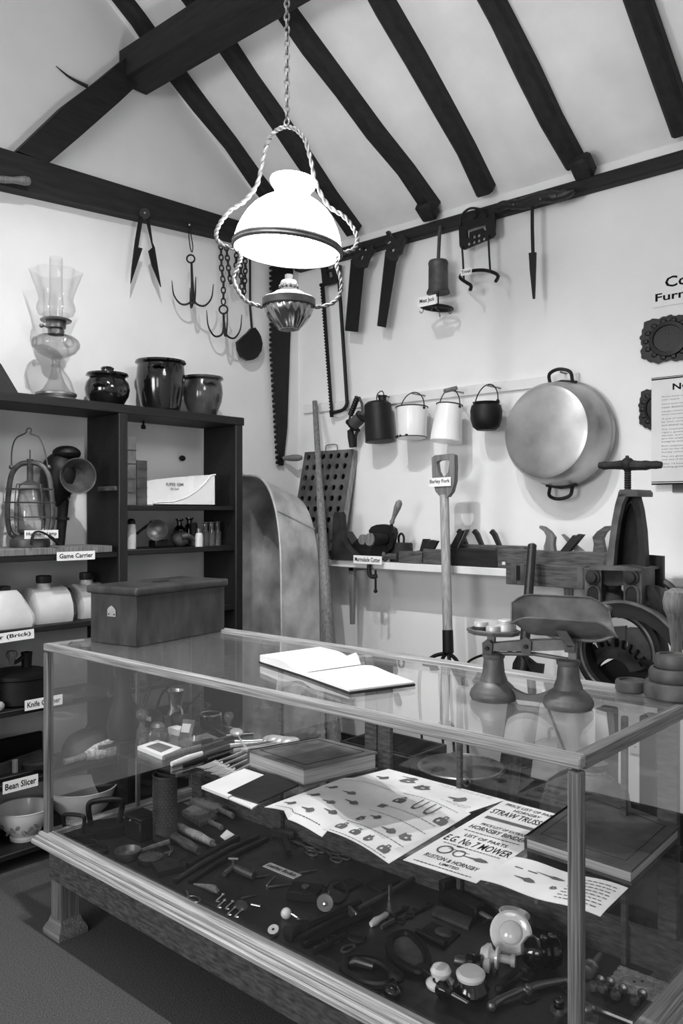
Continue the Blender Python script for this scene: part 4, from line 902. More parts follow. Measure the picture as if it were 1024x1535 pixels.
part('clamp_screw', MB().cyl(V((c6(532, 700, -.225).x, -.225, LT-.04)), c6(532, 925, -.225), .006, 10).ball(c6(532, 935, -.225), .011, 8), 'black_iron', o)
part('crank', MB().tube([c6(700, 380, -.21), c6(690, 330, -.215), c6(683, 290, -.22)], .008, 8), 'black_iron', o)
part('handle', MB().lathe([(0, 0), (.012, 0), (.013, .012), (.009, .02), (.012, .05), (.018, .09), (.017, .115), (.008, .128), (0, .13)], 14, align(c6(685, 285, -.22), c6(757, 90, -.22)-c6(685, 285, -.22))), 'mid_wood', o, 'pale turned wooden handle')
card('Marmalade Cutter', c6(322, 667, -.245), (1, 0, 0), (0, 0, 1), .19, .042, 'white card lettered Marmalade Cutter on front of ledge', pad=.05)
c = c6(778, 535, -.12); o = thing('ring_weight', 'dark cylindrical iron weight with ring handle on ledge', 'weight', V((c.x, -.12, LT)))
part('body', MB().lathe([(0, 0), (.06, 0), (.06, .09), (.056, .098), (0, .1)], 24, M.Translation((c.x, -.12, LT))), 'rust_iron', o)
part('ring', MB().tube(spl([V((c.x-.016, -.12, LT+.098)), V((c.x-.016, -.12, LT+.13)), V((c.x, -.12, LT+.146)), V((c.x+.016, -.12, LT+.13)), V((c.x+.016, -.12, LT+.098))], 4), .006, 8), 'rust_iron', o)
c = c6(670, 600, -.18); o = thing('spool', 'small turned wooden spool lying beside the cutter', 'spool', V((c.x, -.18, LT)))
part('spindle', MB().lathe([(0, 0), (.026, 0), (.03, .008), (.024, .016), (.016, .02), (.016, .08), (.02, .085), (0, .086)], 16, align(V((c.x-.03, -.19, LT+.031)), (1, .1, 0))), 'plane_wood', o)
# the row of planes
def c7(a, b, y): return Y(560+.3516*a, 760+.3516*b, y)
def block(name, a0, a1, top, y0, y1, lab, m, cat='plane', z0=LT, sub=()):
    xa = c7(a0, 200, y0).x; xb = c7(a1, 200, y0).x; zt = c7((a0+a1)/2, top, y0).z
    o = thing(name, lab, cat, V(((xa+xb)/2, (y0+y1)/2, z0)), group='planes on the ledge' if cat == 'plane' else None)
    part('body', MB().box((xa, y0, z0), (xb, y1, zt), bev=.004), m, o); return o, xa, xb, zt
o, xa, xb, zt = block('wood_block', 105, 205, 190, -.2, -.13, 'small rectangular wooden block at front of ledge', 'plane_wood', 'block')
o, xa, xb, zt = block('moulding_plane', 209, 300, 180, -.2, -.165, 'small moulding plane with dark wedge beside the fork handle', 'plane_wood')
part('wedge', MB().prism([V((xa+.02, -.195, zt)), V((xa+.06, -.195, zt)), V((xa+.085, -.195, zt+.04)), V((xa+.045, -.195, zt+.045))], (0, .02, 0)), 'dark_wood', o)
o, xa, xb, zt = block('moulding_plane', 180, 290, 188, -.125, -.09, 'low moulding plane behind the small wooden block', 'dark_wood')
part('wedge', MB().prism([V((xa+.02, -.12, zt)), V((xa+.05, -.12, zt)), V((xa+.075, -.12, zt+.06)), V((xa+.04, -.12, zt+.06))], (0, .02, 0)), 'dark_wood', o)
o, xa, xb, zt = block('jack_plane', 303, 530, 178, -.2, -.135, 'dark heavy wooden jack plane behind the fork shaft', 'dark_wood')
part('wedge', MB().prism([V((xa+.02, -.19, zt)), V((xa+.06, -.19, zt)), V((xa+.1, -.19, zt+.085)), V((xa+.075, -.19, zt+.085))], (0, .04, 0)), 'dark_wood', o)
part('iron', MB().prism([V((xa+.06, -.185, zt)), V((xa+.066, -.185, zt)), V((xa+.115, -.185, zt+.09)), V((xa+.108, -.185, zt+.09))], (0, .03, 0)), 'dull_steel', o)
o, xa, xb, zt = block('plough_plane', 325, 640, 163, -.125, -.06, 'long plough plane with three small dark uprights', 'plane_wood')
for t in (.1, .32, .56):
    x = xa+(xb-xa)*t; part('wedge', MB().prism([V((x+.02, -.1, zt)), V((x+.04, -.1, zt)), V((x+.015, -.1, zt+.055)), V((x-.005, -.1, zt+.075)), V((x-.02, -.1, zt+.06)), V((x-.005, -.1, zt+.045))], (0, .02, 0)), 'dark_wood', o)
def tote(o, x, y, zt, s, m='plane_wood'):
    pts = [(0, 0), (.05, 0), (.046, .03), (.05, .06), (.03, .085), (.0, .105), (-.02, .11), (-.022, .1), (.0, .085), (.012, .065), (.008, .04), (.0, .02)]
    part('tote', MB().prism([V((x+a*s, y, zt+b)) for a, b in pts], (0, .026, 0)), m, o, 'curved wooden handle')
o, xa, xb, zt = block('jointer_plane', 527, 985, 188, -.2, -.13, 'longest wooden jointer plane with horn handle and crossed wedge', 'plane_wood')
tote(o, c7(735, 180, -.16).x, -.18, zt, 1, 'mid_wood')
part('wedge', MB().prism([c7(795, 188, -.17), c7(835, 188, -.17), c7(892, 118, -.17), c7(872, 115, -.17), c7(862, 125, -.17), c7(850, 120, -.17)], (0, .03, 0)), 'dark_wood', o)
part('iron', MB().prism([c7(855, 188, -.15), c7(900, 188, -.15), c7(812, 115, -.15), c7(800, 118, -.15)], (0, .006, 0)), 'dull_steel', o)
part('mouth_mark', MB().cbox(c7(555, 240, -.201), (.016, .002, .014)), 'white_paint', o)
o, xa, xb, zt = block('trying_plane', 700, 1030, 196, -.12, -.05, 'wooden trying plane behind jointer, its handle curving left', 'dark_wood')
xt = c7(990, 190, -.09).x
part('tote', MB().prism([V((xt+a*-1.0, -.1, zt+b)) for a, b in [(0, 0), (.055, 0), (.05, .04), (.056, .07), (.035, .095), (.0, .118), (-.02, .12), (-.02, .108), (.0, .09), (.012, .065), (.006, .03)]], (0, .028, 0)), 'plane_wood', o)
zs = LT-.045
xa, xb = c7(566, 270, -.26).x, c7(900, 270, -.26).x
o = thing('long_level', 'long wooden level with metal end plates fixed before ledge front', 'level', V(((xa+xb)/2, -.24, zs)))
part('body', MB().box((xa, -.265, zs-.02), (xb, -.215, zs+.075), bev=.003), 'plane_wood', o)
for a, b in ((xa+.03, xa+.055), (xa+.075, xa+.095), (xb-.03, xb-.005)): part('plate', MB().box((a, -.268, zs-.018), (b, -.264, zs+.073)), 'brass', o)
part('slot', MB().box((xa+.055, -.2665, zs+.0), (xa+.075, -.265, zs+.065)), 'hole_black', o)

# ================================================================ tall things standing behind the case
def XZ(px, py, y): p = Y(px, py, y); return p.x, p.z
# galvanised bath on its end
o = thing('tin_bath', 'galvanised tin bath standing on end between shelves and back wall', 'bath', V((.268, -.45, 0)))
cxb = .268; hw = .25; top = 1.64
def arch(k, zt, n=24):
    P = [V((cxb-hw*k, 0, .02))]
    for i in range(n+1):
        a = pi-pi*i/n; ca, sa = cos(a), sin(a)
        P.append(V((cxb+hw*k*.93*(abs(ca)**.8)*(1 if ca >= 0 else -1), 0, (zt-.52)+.52*sa**.85 if sa > 0 else zt-.52)))
    return P+[V((cxb+hw*k, 0, .02))]
A = arch(1, top); B = arch(.985, top-.1); n = len(A)
yf, yb = -.62, -.34
vs_ = [p+V((0, yf, 0)) for p in A]+[p+V((0, yb, 0)) for p in B]
vs2 = [p+V((0, yf, 0)) for p in arch(.985, top-.006)]+[p+V((0, yb-.004, 0)) for p in arch(.97, top-.106)]
fs = [(i, i+1, n+i+1, n+i) for i in range(n-1)]
part('shell', MB().add(vs_, fs).add(vs2, fs), 'zinc', o)
part('bottom_plate', MB().prism([p+V((0, yb, 0)) for p in B], (0, -.003, 0)), 'zinc', o)
part('rolled_rim', MB().tube([p+V((0, yf, 0)) for p in A], .007, 8), 'zinc', o)
SM = [p.lerp(q, .0) for p, q in zip(A, B)]
part('seam', MB().tube([vs_[n-7].lerp(vs_[2*n-7], t/6)+V((.002, 0, 0)) for t in range(7)], .005, 6), 'zinc', o)
def stick(name, pts, r, m, lab, cat='pole', n=12):
    o = thing(name, lab, cat, V(pts[-1])); part('shaft', MB().tube(pts, r, n), m, o); return o
a = Y(472, 602, -.06); b = Y(493, 965, -.43); d = (b-a); e = a+d*((.01-a.z)/d.z)
o = thing('wooden_pole', 'tall tapering wooden pole leaning against corner of back wall', 'pole', e)
part('shaft', MB().tube([a, a.lerp(b, .3), a.lerp(b, .6), b, e], [.015, .018, .025, .033, .036], 14), 'mid_wood', o)
a = Y(477, 800, -.27); b = Y(480, 965, -.30); d = b-a; e = a+d*((.01-a.z)/d.z)
o = thing('short_stake', 'shorter pale wooden stake standing beside tin bath', 'stake', e); part('shaft', MB().tube([a, b, e], [.012, .017, .019], 12), 'pale_wood', o)
# barley fork
fy = -.27
o = thing('barley_fork', 'wooden D-handled barley fork with iron tines standing by ledge', 'fork', Y(672, 985, fy-.06)*1.0)
outer = [(647, 686), (652, 682.5), (676, 680), (681, 682), (682, 700), (681, 722), (677, 737), (671, 745), (660, 745), (653, 737), (648, 720)]
inner = [(654, 693), (658, 690), (673, 688.5), (674, 693), (672, 707), (667, 714), (660, 714), (656, 706)]
part('handle', MB().prism([Y(*p, fy-.014) for p in outer], (0, .028, 0), [[Y(*p, fy-.014) for p in inner]]), 'mid_wood', o)
a, b = Y(666, 742, fy), Y(672, 978, fy-.06)
part('shaft', MB().tube([a, a.lerp(b, .5), b], [.0215, .0225, .023], 14), 'pale_wood', o)
part('socket', MB().tube([a.lerp(b, .86), b, b-UP*.01], [.025, .026, .016], 12), 'black_iron', o)
for sx, sy in ((-.12, -.03), (-.04, .02), (.045, -.02), (.13, -.04)):
    part('tine', MB().tube(spl([b-UP*.0, b+V((sx*.6, -.02+sy*.5, -.03)), b+V((sx, -.03+sy, -.12)), b+V((sx*1.05, .0+sy, -.45)), b+V((sx*1.05, .03+sy, -b.z+.002))], 5), [.009]*10+[.008, .008, .007, .007, .006, .006, .006, .005, .005, .004, .003], 8), 'black_iron', o)
card('Barley Fork', Y(643.5, 730, fy-.02), (1, 0, .02), (0, 0, 1), .125, .042, 'white card lettered Barley Fork on fork handle', pad=.04)
# dark pole with iron foot
a = Y(798, 817, -.32); b = Y(785, 985, -.5); d = b-a; e = a+d*((.32-a.z)/d.z)
o = thing('digging_tool', 'dark round-topped wooden tool handle standing behind the scales', 'tool', V((e.x, e.y, .0)))
part('shaft', MB().tube([a+UP*.008, a, b, e], [.008, .0185, .021, .022], 14), 'dark_wood', o)
part('spade_blade', MB().prism([V((b.x-.05, e.y, .0)), V((b.x+.08, e.y, .0)), V((b.x+.085, b.y, b.z-.02)), V((b.x+.05, b.y, b.z-.02)), V((b.x-.02, b.y, b.z+.02)), V((b.x-.05, b.y, b.z-.03))], (0, .02, 0)), 'black_iron', o)
# thin cable looping to the floor
c = [Y(697, 1000, -.6), Y(705, 990, -.6), Y(725, 982, -.62), Y(752, 982, -.65), Y(790, 992, -.6), V((2.05, -.5, .35)), V((2.1, -.4, .01))]
solo('cable', MB().tube(spl(c, 6), .005, 6), 'black_iron', 'thin black cable looping behind the scales', 'cable')

# ================================================================ iron press with gear
PY = -.62; pm = thing('iron_press', 'large black cast-iron screw press with gear wheels behind the scales', 'press', V((Y(935, 900, PY).x, PY+.1, 0)))
def cp_(a, b, y=PY): return Y(760+a/3.837, 670+b/3.837, y)
def PP(pts, y=PY): return [cp_(a, b, y) for a, b in pts]
hb = MB().tube([cp_(530+i*30, 105+2*sin(i), PY+.07) for i in range(13)], [.011, .016, .014, .015, .017, .018, .02, .018, .017, .018, .014, .015, .012], 10)
part('turning_bar', hb, 'rust_iron', pm)
part('bar_hub', MB().ball(cp_(695, 100, PY+.07), .026, 12), 'rust_iron', pm); part('hub_nut', MB().cyl(cp_(692, 85, PY+.07), cp_(692, 50, PY+.07), .012, 8, .006), 'rust_iron', pm)
sa, sb_ = cp_(695, 125, PY+.07), cp_(695, 245, PY+.07)
part('screw', MB().lathe([(0, 0)]+[(.0135-.003*(i % 2), (sa-sb_).length*i/18) for i in range(19)]+[(0, (sa-sb_).length)], 14, align(sb_, sa-sb_)), 'rust_iron', pm)
part('cap', MB().prism(PP([(640, 262), (650, 245), (740, 245), (752, 262), (750, 285), (638, 285)], PY), (0, .14, 0)), 'grey_iron', pm)
lo_ = [(640, 270), (622, 330), (603, 430), (588, 540), (570, 690), (612, 690), (622, 560), (640, 430), (662, 330), (690, 268)]
part('arch_rib', MB().prism(PP(lo_, PY), (0, .03, 0)), 'grey_iron', pm); part('arch_rib', MB().prism(PP(lo_, PY+.1), (0, .03, 0)), 'grey_iron', pm)
part('arch_web', MB().prism(PP([(655, 275), (640, 340), (622, 440), (606, 560), (592, 690), (606, 690), (618, 560), (634, 440), (652, 340), (675, 275)], PY+.03), (0, .07, 0)), 'rust_iron', pm)
part('arch_rib', MB().prism(PP([(690, 268), (745, 268), (768, 360), (785, 480), (798, 690), (770, 690), (752, 500), (738, 380), (715, 310), (690, 330), (668, 420), (650, 560), (640, 690), (612, 690), (622, 560), (640, 430), (662, 330)], PY+.06), (0, .04, 0)), 'black_iron', pm)
part('inner_plate', MB().prism(PP([(690, 330), (715, 320), (745, 400), (770, 690), (640, 690), (655, 540), (670, 420)], PY+.09), (0, .02, 0)), 'rust_iron', pm)
part('flange', MB().prism(PP([(445, 695), (560, 684), (650, 684), (772, 700), (772, 714), (445, 708)], PY-.03), (0, .2, 0)), 'grey_iron', pm)
for xa, xb, cx_ in ((447, 543, 497), (670, 775, 718)):
    cl = part('column', MB().prism(PP([(xa, 710), (xb, 710), (xb, 920), (xa, 905)], PY-.02), (0, .12, 0)), 'grey_iron', pm)
    part('boss', MB().lathe([(.028, 0), (.028, .008), (.02, .01), (.018, .02), (0, .024)], 20, align(cp_(cx_, 750, PY-.02), (0, -1, 0))), 'rust_iron', cl)
    ap = [(cx_-38, 895), (cx_-38, 835), (cx_-30, 812), (cx_-12, 798), (cx_+12, 798), (cx_+30, 812), (cx_+38, 835), (cx_+38, 900)]
    part('arched_recess', MB().tube(PP(ap, PY-.022), .006, 6), 'grey_iron', cl); part('recess_panel', MB().prism(PP(ap, PY-.021), (0, -.002, 0)), 'black_iron', cl)
part('crosspiece', MB().prism(PP([(543, 712), (670, 712), (670, 790), (640, 800), (580, 798), (543, 785)], PY+.0), (0, .08, 0)), 'rust_iron', pm)
part('plunger', MB().lathe([(.055, 0), (.05, .02), (.03, .04), (.03, .12)], 20, M.Translation(cp_(610, 880, PY+.06))), 'rust_iron', pm)
# the big curved arm, ring gear, toothed quadrant, side plates
arm_o = [(545, 905), (640, 893), (740, 908), (840, 955), (920, 1020), (985, 1095), (1010, 1140)]; arm_i = [(970, 1190), (930, 1130), (860, 1060), (790, 1010), (700, 985), (640, 985), (600, 965), (560, 945)]
part('curved_arm', MB().prism(PP(arm_o+arm_i, PY-.11), (0, .05, 0)), 'black_iron', pm)
part('arm_bead', MB().tube(spl(PP(arm_o, PY-.115), 4), .008, 7), 'grey_iron', pm); part('arm_pivot', MB().ball(cp_(580, 930, PY-.1), .028, 12), 'grey_iron', pm)
wc = cp_(655, 1180, PY-.05); Tr = align(wc, V((-.1, -1, 0)))
part('gear_rim', MB().lathe([(.155, -.03), (.165, -.03), (.17, 0), (.165, .03), (.155, .03), (.125, .025), (.122, 0), (.125, -.025), (.155, -.03)], 48, Tr), 'black_iron', pm)
part('gear_bead', MB().add(*(lambda t: (t.v, t.f))(MB().torus((0, 0, .03), .14, .006, None, 44, 6)), Tr), 'grey_iron', pm)
tq = []
cq = cp_(610, 1330, PY)
for i in range(11):
    a = radians(155-i*13); R0, R1 = .115, .14
    for r_, da in ((R0, -.055), (R1, -.03), (R1, .03), (R0, .055)): tq.append(cq+V((cos(a-da)*r_, 0, sin(a-da)*r_)))
tq += [cq+V((.07*cos(radians(t)), 0, .07*sin(radians(t)))) for t in range(25, 156, 13)]
part('toothed_quadrant', MB().prism(tq, (0, .03, 0)), 'rust_iron', pm)
part('gear_plate', MB().prism(PP([(520, 1040), (680, 1030), (680, 1200), (530, 1180)], PY+.04), (0, .02, 0)), 'grey_iron', pm)
part('plate_bolt', MB().ball(cp_(597, 1108, PY+.035), .024, 12), 'grey_iron', pm)
part('body_plate', MB().prism(PP([(690, 1040), (760, 1045), (800, 1110), (850, 1160), (860, 1210), (840, 1280), (700, 1270)], PY+.02), (0, .03, 0)), 'grey_iron', pm)
part('lower_casing', MB().prism(PP([(500, 1280), (620, 1215), (760, 1240), (860, 1290), (850, 1400), (500, 1400)], PY+.05), (0, .12, 0)), 'black_iron', pm)
part('side_plate', MB().prism(PP([(800, 620), (897, 628), (897, 960), (860, 960), (818, 900), (818, 705), (800, 700)], PY+.14), (0, .02, 0)), 'black_iron', pm)
part('side_arm', MB().prism(PP([(775, 790), (820, 800), (940, 980), (960, 1060), (900, 1000), (800, 850)], PY+.02), (0, .03, 0)), 'rust_iron', pm)
part('rear_wheel', MB().add(*(lambda t: (t.v, t.f))(MB().torus((0, 0, 0), .085, .014, None, 36, 8)), align(cp_(860, 900, PY+.16), (-.1, -1, 0))), 'grey_iron', pm); part('rear_disc', MB().cyl(cp_(840, 905, PY+.1), cp_(840, 905, PY+.13), .07, 30), 'grey_iron', pm)
for x_ in (520, 780): part('stand_leg', MB().box(V((cp_(x_, 1350).x-.03, PY+.04, 0)), V((cp_(x_, 1350).x+.03, PY+.12, .72)), bev=.006), 'black_iron', pm)
part('stand_foot', MB().box(V((cp_(500, 1350).x-.05, PY-.02, 0)), V((cp_(800, 1350).x+.05, PY+.18, .06)), bev=.01), 'black_iron', pm)
gb = cp_(975, 1180, -1.2)
part('crank_handle', MB().lathe([(.012, -.02), (.015, .0), (.014, .02), (.02, .07), (.026, .1), (.033, .115), (.036, .14), (.03, .165), (.012, .175), (0, .176)], 18, M.Translation(gb)), 'mid_wood', pm, 'turned wooden crank handle'); part('crank_rod', MB().tube([gb-UP*.01, gb-UP*.08, V((gb.x-.03, -1.0, gb.z-.1)), cp_(760, 1230, PY+.03)], .01, 8), 'black_iron', pm)
# low bench behind the case with copper pan and sacking-covered crate
o = thing('low_bench', 'low dark wooden bench standing behind the display case', 'bench', (1.95, -1.02, 0))
part('seat', MB().box((1.2, -1.2, .30), (2.62, -.84, .335), bev=.004), 'dark_wood', o)
for x in (1.25, 2.52):
    for y in (-1.17, -.92): part('leg', MB().box((x, y, 0), (x+.05, y+.05, .3), bev=.004), 'dark_wood', o)
c = Y(690, 1160, -1.0); c = V((c.x, -1.0, .335))
o = thing('jam_pan', 'wide metal jam pan with swing handle behind the case', 'pan', c)
part('pan', MB().lathe([(0, 0), (.1, 0), (.115, .02), (.145, .19), (.155, .2), (.15, .204), (.14, .19), (.11, .025), (0, .01)], 40, M.Translation(c)), 'dull_steel', o)
for s2 in (-1, 1): part('lug', MB().torus(c+V((s2*.1, -s2*.11, .19)), .014, .005, M.Rotation(pi/2, 4, 'X'), 12, 6), 'dull_steel', o)
part('bail', MB().tube(bailcurve(c+V((.1, -.11, .19)), c+V((-.1, .11, .19)), c+V((.12, .1, .2))), .004, 6), 'black_iron', o)
c = V((2.3, -.98, .335)); o = thing('sack', 'dark cloth sack standing on bench behind the case', 'sack', c)
part('bag', MB().lathe([(0, 0), (.13, .0), (.15, .04), (.14, .14), (.12, .22), (.08, .26), (.05, .28), (.06, .31), (0, .3)], 24, M.Translation(c), lambda a, z: 1+.05*sin(5*a+z*20), sx=1.1, sy=.8), 'leather', o); part('tie', MB().torus(c+V((0, 0, .28)), .052, .006, None, 18, 6, 1.1, .8), 'mid_wood', o)
c = V((1.5, -.98, .335)); o = thing('wooden_crate', 'plain dark wooden crate on the bench behind case', 'crate', c)
for z in (0, .075, .15):
    part('slat', MB().box(c+V((-.17, -.12, z)), c+V((.17, -.108, z+.07)), bev=.002), 'dark_wood', o); part('slat', MB().box(c+V((-.17, .108, z)), c+V((.17, .12, z+.07)), bev=.002), 'dark_wood', o)
for x in (-.17, .158): part('end_panel', MB().box(c+V((x, -.108, 0)), c+V((x+.012, .108, .22)), bev=.002), 'dark_wood', o)
part('crate_floor', MB().box(c+V((-.158, -.108, 0)), c+V((.158, .108, .01))), 'dark_wood', o)
# ================================================================ on top of the case
p = Z(205, 970, CT); q = Z(150, 959.5, CT); r = p+(V((-.083, .454, 0)))
ang = math.atan2(-(r-p).x, (r-p).y)                            # long axis turned a little off y
W1, L1, H1 = .225, .46, .172
T = M.Translation(V((p.x, p.y, CT))) @ rz(ang)
o = thing('wooden_box', 'brown wooden lidded box with small brass plate on case top', 'box', T @ V((-W1/2, L1/2, 0)), ang)
part('body', MB().box((-W1, 0, 0), (0, L1, H1), T, .002), 'box_wood', o)
ld = part('lid', MB().box((-W1-.012, -.012, H1), (.012, L1+.012, H1+.028), T, .01, 3), 'box_wood', o)
part('inset_handle', MB().cbox((-W1/2, L1*.5, H1+.029), (.02, .07, .003), T, .001), 'hole_black', ld)
pl = [(-.02, -.018), (.02, -.018), (.02, .006), (.012, .014), (0, .02), (-.012, .014), (-.02, .006)]
part('brass_plate', MB().prism([T @ V((-W1*.52+a, -.001, H1*.66+b)) for a, b in pl], (T.to_3x3() @ V((0, -.003, 0)))), 'bright_steel', o)
for a in (-.013, .013): part('plate_pin', MB().ball(T @ V((-W1*.52+a, -.004, H1*.66-.01)), .003, 6), 'black_iron', o)
# open visitors' book
A, S0, Bq, Cq, S1, E = [Z(*q_, CT) for q_ in ((388, 994), (452.5, 1015), (525, 1041), (622.6, 1028.5), (541, 1002), (478, 981))]
o = thing('open_book', 'large open visitors book with blank white pages on case top', 'book', (A+Cq)/2)
part('cover', MB().prism([A, S0, Bq, Cq, S1, E], (0, 0, .006)), 'leather_black', o)
def page(P0, P1, P2, P3, hts, n=12):
    vs_, fs = [], []; m = len(hts)
    for j in range(2):
        for i, h in enumerate(hts):
            t = i/(m-1); a = P0.lerp(P1, t) if j == 0 else P3.lerp(P2, t); vs_.append(a+UP*(.0065+h))
    vs_ += [v_-UP*(v_.z-CT-.006) for v_ in vs_]; k = 2*m
    for i in range(m-1):
        fs += [(i, i+1, m+i+1, m+i), (k+i, k+m+i, k+m+i+1, k+i+1), (i, k+i, k+i+1, i+1), (m+i, m+i+1, k+m+i+1, k+m+i)]
    fs += [(0, m, k+m, k), (m-1, k+m-1, k+k-1, k-1)]
    return MB().add(vs_, fs)
f_ = .015
part('page_block', page(A.lerp(S0, .03), S0, S1, E.lerp(S1, .03), [.019, .02, .021, .022, .023, .022, .018, .012, .006, .003]), 'paper', o)
part('page_block', page(S0, Bq.lerp(S0, .02), Cq.lerp(S1, .02), S1, [.002, .008, .012, .012, .010, .008, .007, .006, .005, .004]), 'paper', o)
cu = [S1+(E-S1)*t for t in (.02, .2)]
part('curled_leaf', MB().add([S0.lerp(S1, u)*(1)+UP*(.012+.03*sin(t*pi)*u)+(E-S1)*(.22*t*u) for u in (0, .25, .5, .75, 1) for t in (0, .25, .5, .75, 1)], [(i*5+j, i*5+j+1, i*5+6+j, i*5+5+j) for i in range(4) for j in range(4)]), 'paper', o)
# kitchen scales
SLf = V((2.4246, -1.7507, CT)); SRt = V((2.602, -1.712, CT)); ax = (SRt-SLf).normalized(); sy_ = V((-ax.y, ax.x, 0))
o = thing('kitchen_scales', 'cast-iron kitchen balance scales with scoop pan on case top', 'scales', (SLf+SRt)/2)
bell = [(0, 0), (.054, 0), (.058, .008), (.058, .014), (.054, .024), (.05, .027), (.048, .032), (.037, .042), (.034, .044), (.032, .052), (.027, .066), (.024, .098), (.027, .102), (.028, .11), (.02, .114), (0, .114)]
for c in (SLf, SRt): part('bell_foot', MB().lathe(bell, 32, M.Translation(c)), 'scale_iron', o)
n = 12; pts = [SLf+ax*.03+UP*.006]+[SRt-ax*.03+UP*.006]+[SRt-ax*(.025+(.135*i/n))+UP*(.05-.03*sin(pi*i/n)) for i in range(n+1)]
part('base_bridge', MB().prism([p_-sy_*.008 for p_ in pts], sy_*.016), 'scale_iron', o)
def SB(u, z, w_=0): return SLf+ax*u+UP*z+sy_*w_
for w_ in (-.018, .012):
    part('beam', MB().prism([SB(-.015, .118, w_), SB(-.015, .135, w_), SB(.08, .15, w_), SB(.19, .162, w_), SB(.205, .155, w_), SB(.2, .138, w_), SB(.09, .126, w_)], sy_*.006), 'scale_iron', o)
for u, z in ((-.008, .126), (.088, .138), (.19, .15)):
    part('link', MB().prism([SB(u-.011, z-.018, -.024), SB(u+.011, z-.018, -.024), SB(u+.013, z+.012, -.024), SB(u, z+.022, -.024), SB(u-.013, z+.012, -.024)], sy_*.004), 'grey_iron', o); part('pivot', MB().cyl(SB(u, z, -.03), SB(u, z, .022), .005, 10), 'rust_iron', o)
part('stay', MB().tube([SB(-.005, .11), SB(.1, .118), SB(.18, .112)], .005, 7), 'scale_iron', o)
for u, z0, z1 in ((-.005, .112, .158), (.192, .112, .16)): part('post', MB().box((-.009, -.007, z0), (.009, .007, z1), M.Translation(SLf+ax*u) @ rz(math.atan2(ax.y, ax.x))), 'scale_iron', o)
wp = SB(.0, .158)
oc = [wp+V((cos(a)*.066, sin(a)*.05, 0)) for a in [pi/8+i*pi/4 for i in range(8)]]
wt = part('weight_plate', MB().prism(oc, (0, 0, .006)), 'scale_iron', o); part('plate_rim', MB().tube([q_+UP*.008 for q_ in oc], .0045, 6, True), 'scale_iron', wt)
part('scoop_bracket', MB().prism([SB(.18, .15, -.03), SB(.205, .15, -.03), SB(.19, .185, -.05), SB(.165, .185, -.05)], sy_*.005), 'scale_iron', o); part('scoop_bracket', MB().tube(spl([SB(.12, .172, .0), SB(.155, .162), SB(.2, .16), SB(.25, .162), SB(.285, .176)], 4), .005, 6), 'scale_iron', o)
# scoop pan: long axis follows the picture plane
sc_c = D(838, 955, 1.955); lx_ = (RT*.96-FW*.2).normalized(); ly_ = V((-lx_.y, lx_.x, 0)); vs_, fs = [], []; nu, nv = 16, 12
def sco(u, v):                                                   # u along -1..1, v across -1..1
    w_ = .072*(1-.25*max(0, -u)**3)*(1+.12*max(0, u)); k = 1-abs(v)**2.2
    end = max(0, (abs(u)-.55)/.45)**2
    z = .075-.062*k*(1-end*(.95 if u < 0 else .8))
    z += .0 if u < .6 else -.03*((u-.6)/.4)**1.5
    z -= .02*max(0, (-u-.6)/.4)**2
    z += .02*v+.008*(1-u)*.5                                    # tipped towards the front
    return sc_c+lx_*(u*.116+.006)+ly_*(v*w_*(1-.35*end*(u < 0)))+UP*(z-.009)
for t in (0, -.0025):
    k0 = len(vs_)
    for i in range(nu+1):
        for j in range(nv+1): vs_.append(sco(-1+2*i/nu, -1+2*j/nv)+UP*t)
    for i in range(nu):
        for j in range(nv): a = k0+i*(nv+1)+j; fs.append((a, a+1, a+nv+2, a+nv+1))
part('scoop_pan', MB().add(vs_, fs), 'scale_iron', o, 'boat-shaped scoop pan'); part('scoop_rim', MB().tube([sco(-1+2*i/nu, -1) for i in range(nu+1)]+[sco(1, -1+2*j/8) for j in range(1, 9)]+[sco(1-2*i/nu, 1) for i in range(1, nu+1)]+[sco(-1, 1-2*j/8) for j in range(1, 8)], .0025, 6, True), 'scale_iron', o)
# small weights on the plate
for i, (dx, dy, z_, r_, h_, lab, m) in enumerate(((-.028, -.012, .006, .021, .012, 'round dark weight at left on scale plate under pale one', 'rust_iron'), (-.028, -.012, .018, .018, .011, 'pale round weight lying upon a dark weight on scale plate', 'weight_pale'), (.008, -.014, .006, .018, .016, 'pale round weight in front on scale plate', 'weight_pale'), (.026, .014, .006, .025, .022, 'largest pale round weight at back of scale plate', 'weight_pale'), (.026, .014, .028, .02, .008, 'thin pale weight on top of the largest scale weight', 'weight_pale'))):
    c = wp+V((dx, dy, z_)); solo('brass_weight', MB().lathe([(0, 0), (r_, 0), (r_, h_*.75), (r_*.92, h_), (r_*.7, h_*.9), (0, h_*.85)], 22, M.Translation(c)), m, lab, 'weight', 'weights on the scale plate')
# iron ring weights at the right end
c = Z(1012, 1046, CT); z = CT
for i, (r_, h_, dx, lab) in enumerate(((.073, .041, 0, 'widest bottom iron weight of the stacked weights'), (.056, .033, -.004, 'middle iron weight of the stacked weights'), (.045, .033, -.002, 'smallest top iron weight of the stacked weights'))):
    solo('iron_weight', MB().lathe([(0, 0), (r_*.94, 0), (r_, .006), (r_, h_-.008), (r_*.93, h_), (r_*.8, h_), (r_*.75, h_-.004), (0, h_-.004)], 34, M.Translation(c+V((dx, dx, z-CT)))), 'grey_iron', lab, 'weight', 'stacked iron weights'); z += h_-.0035 if False else h_
c = Z(947, 1036, CT); solo('iron_weight', MB().lathe([(0, 0), (.037, 0), (.04, .004), (.04, .024), (.037, .029), (.032, .029), (.03, .024), (0, .024)], 30, M.Translation(c)), 'grey_iron', 'single low iron weight beside the stack of weights', 'weight', 'stacked iron weights')
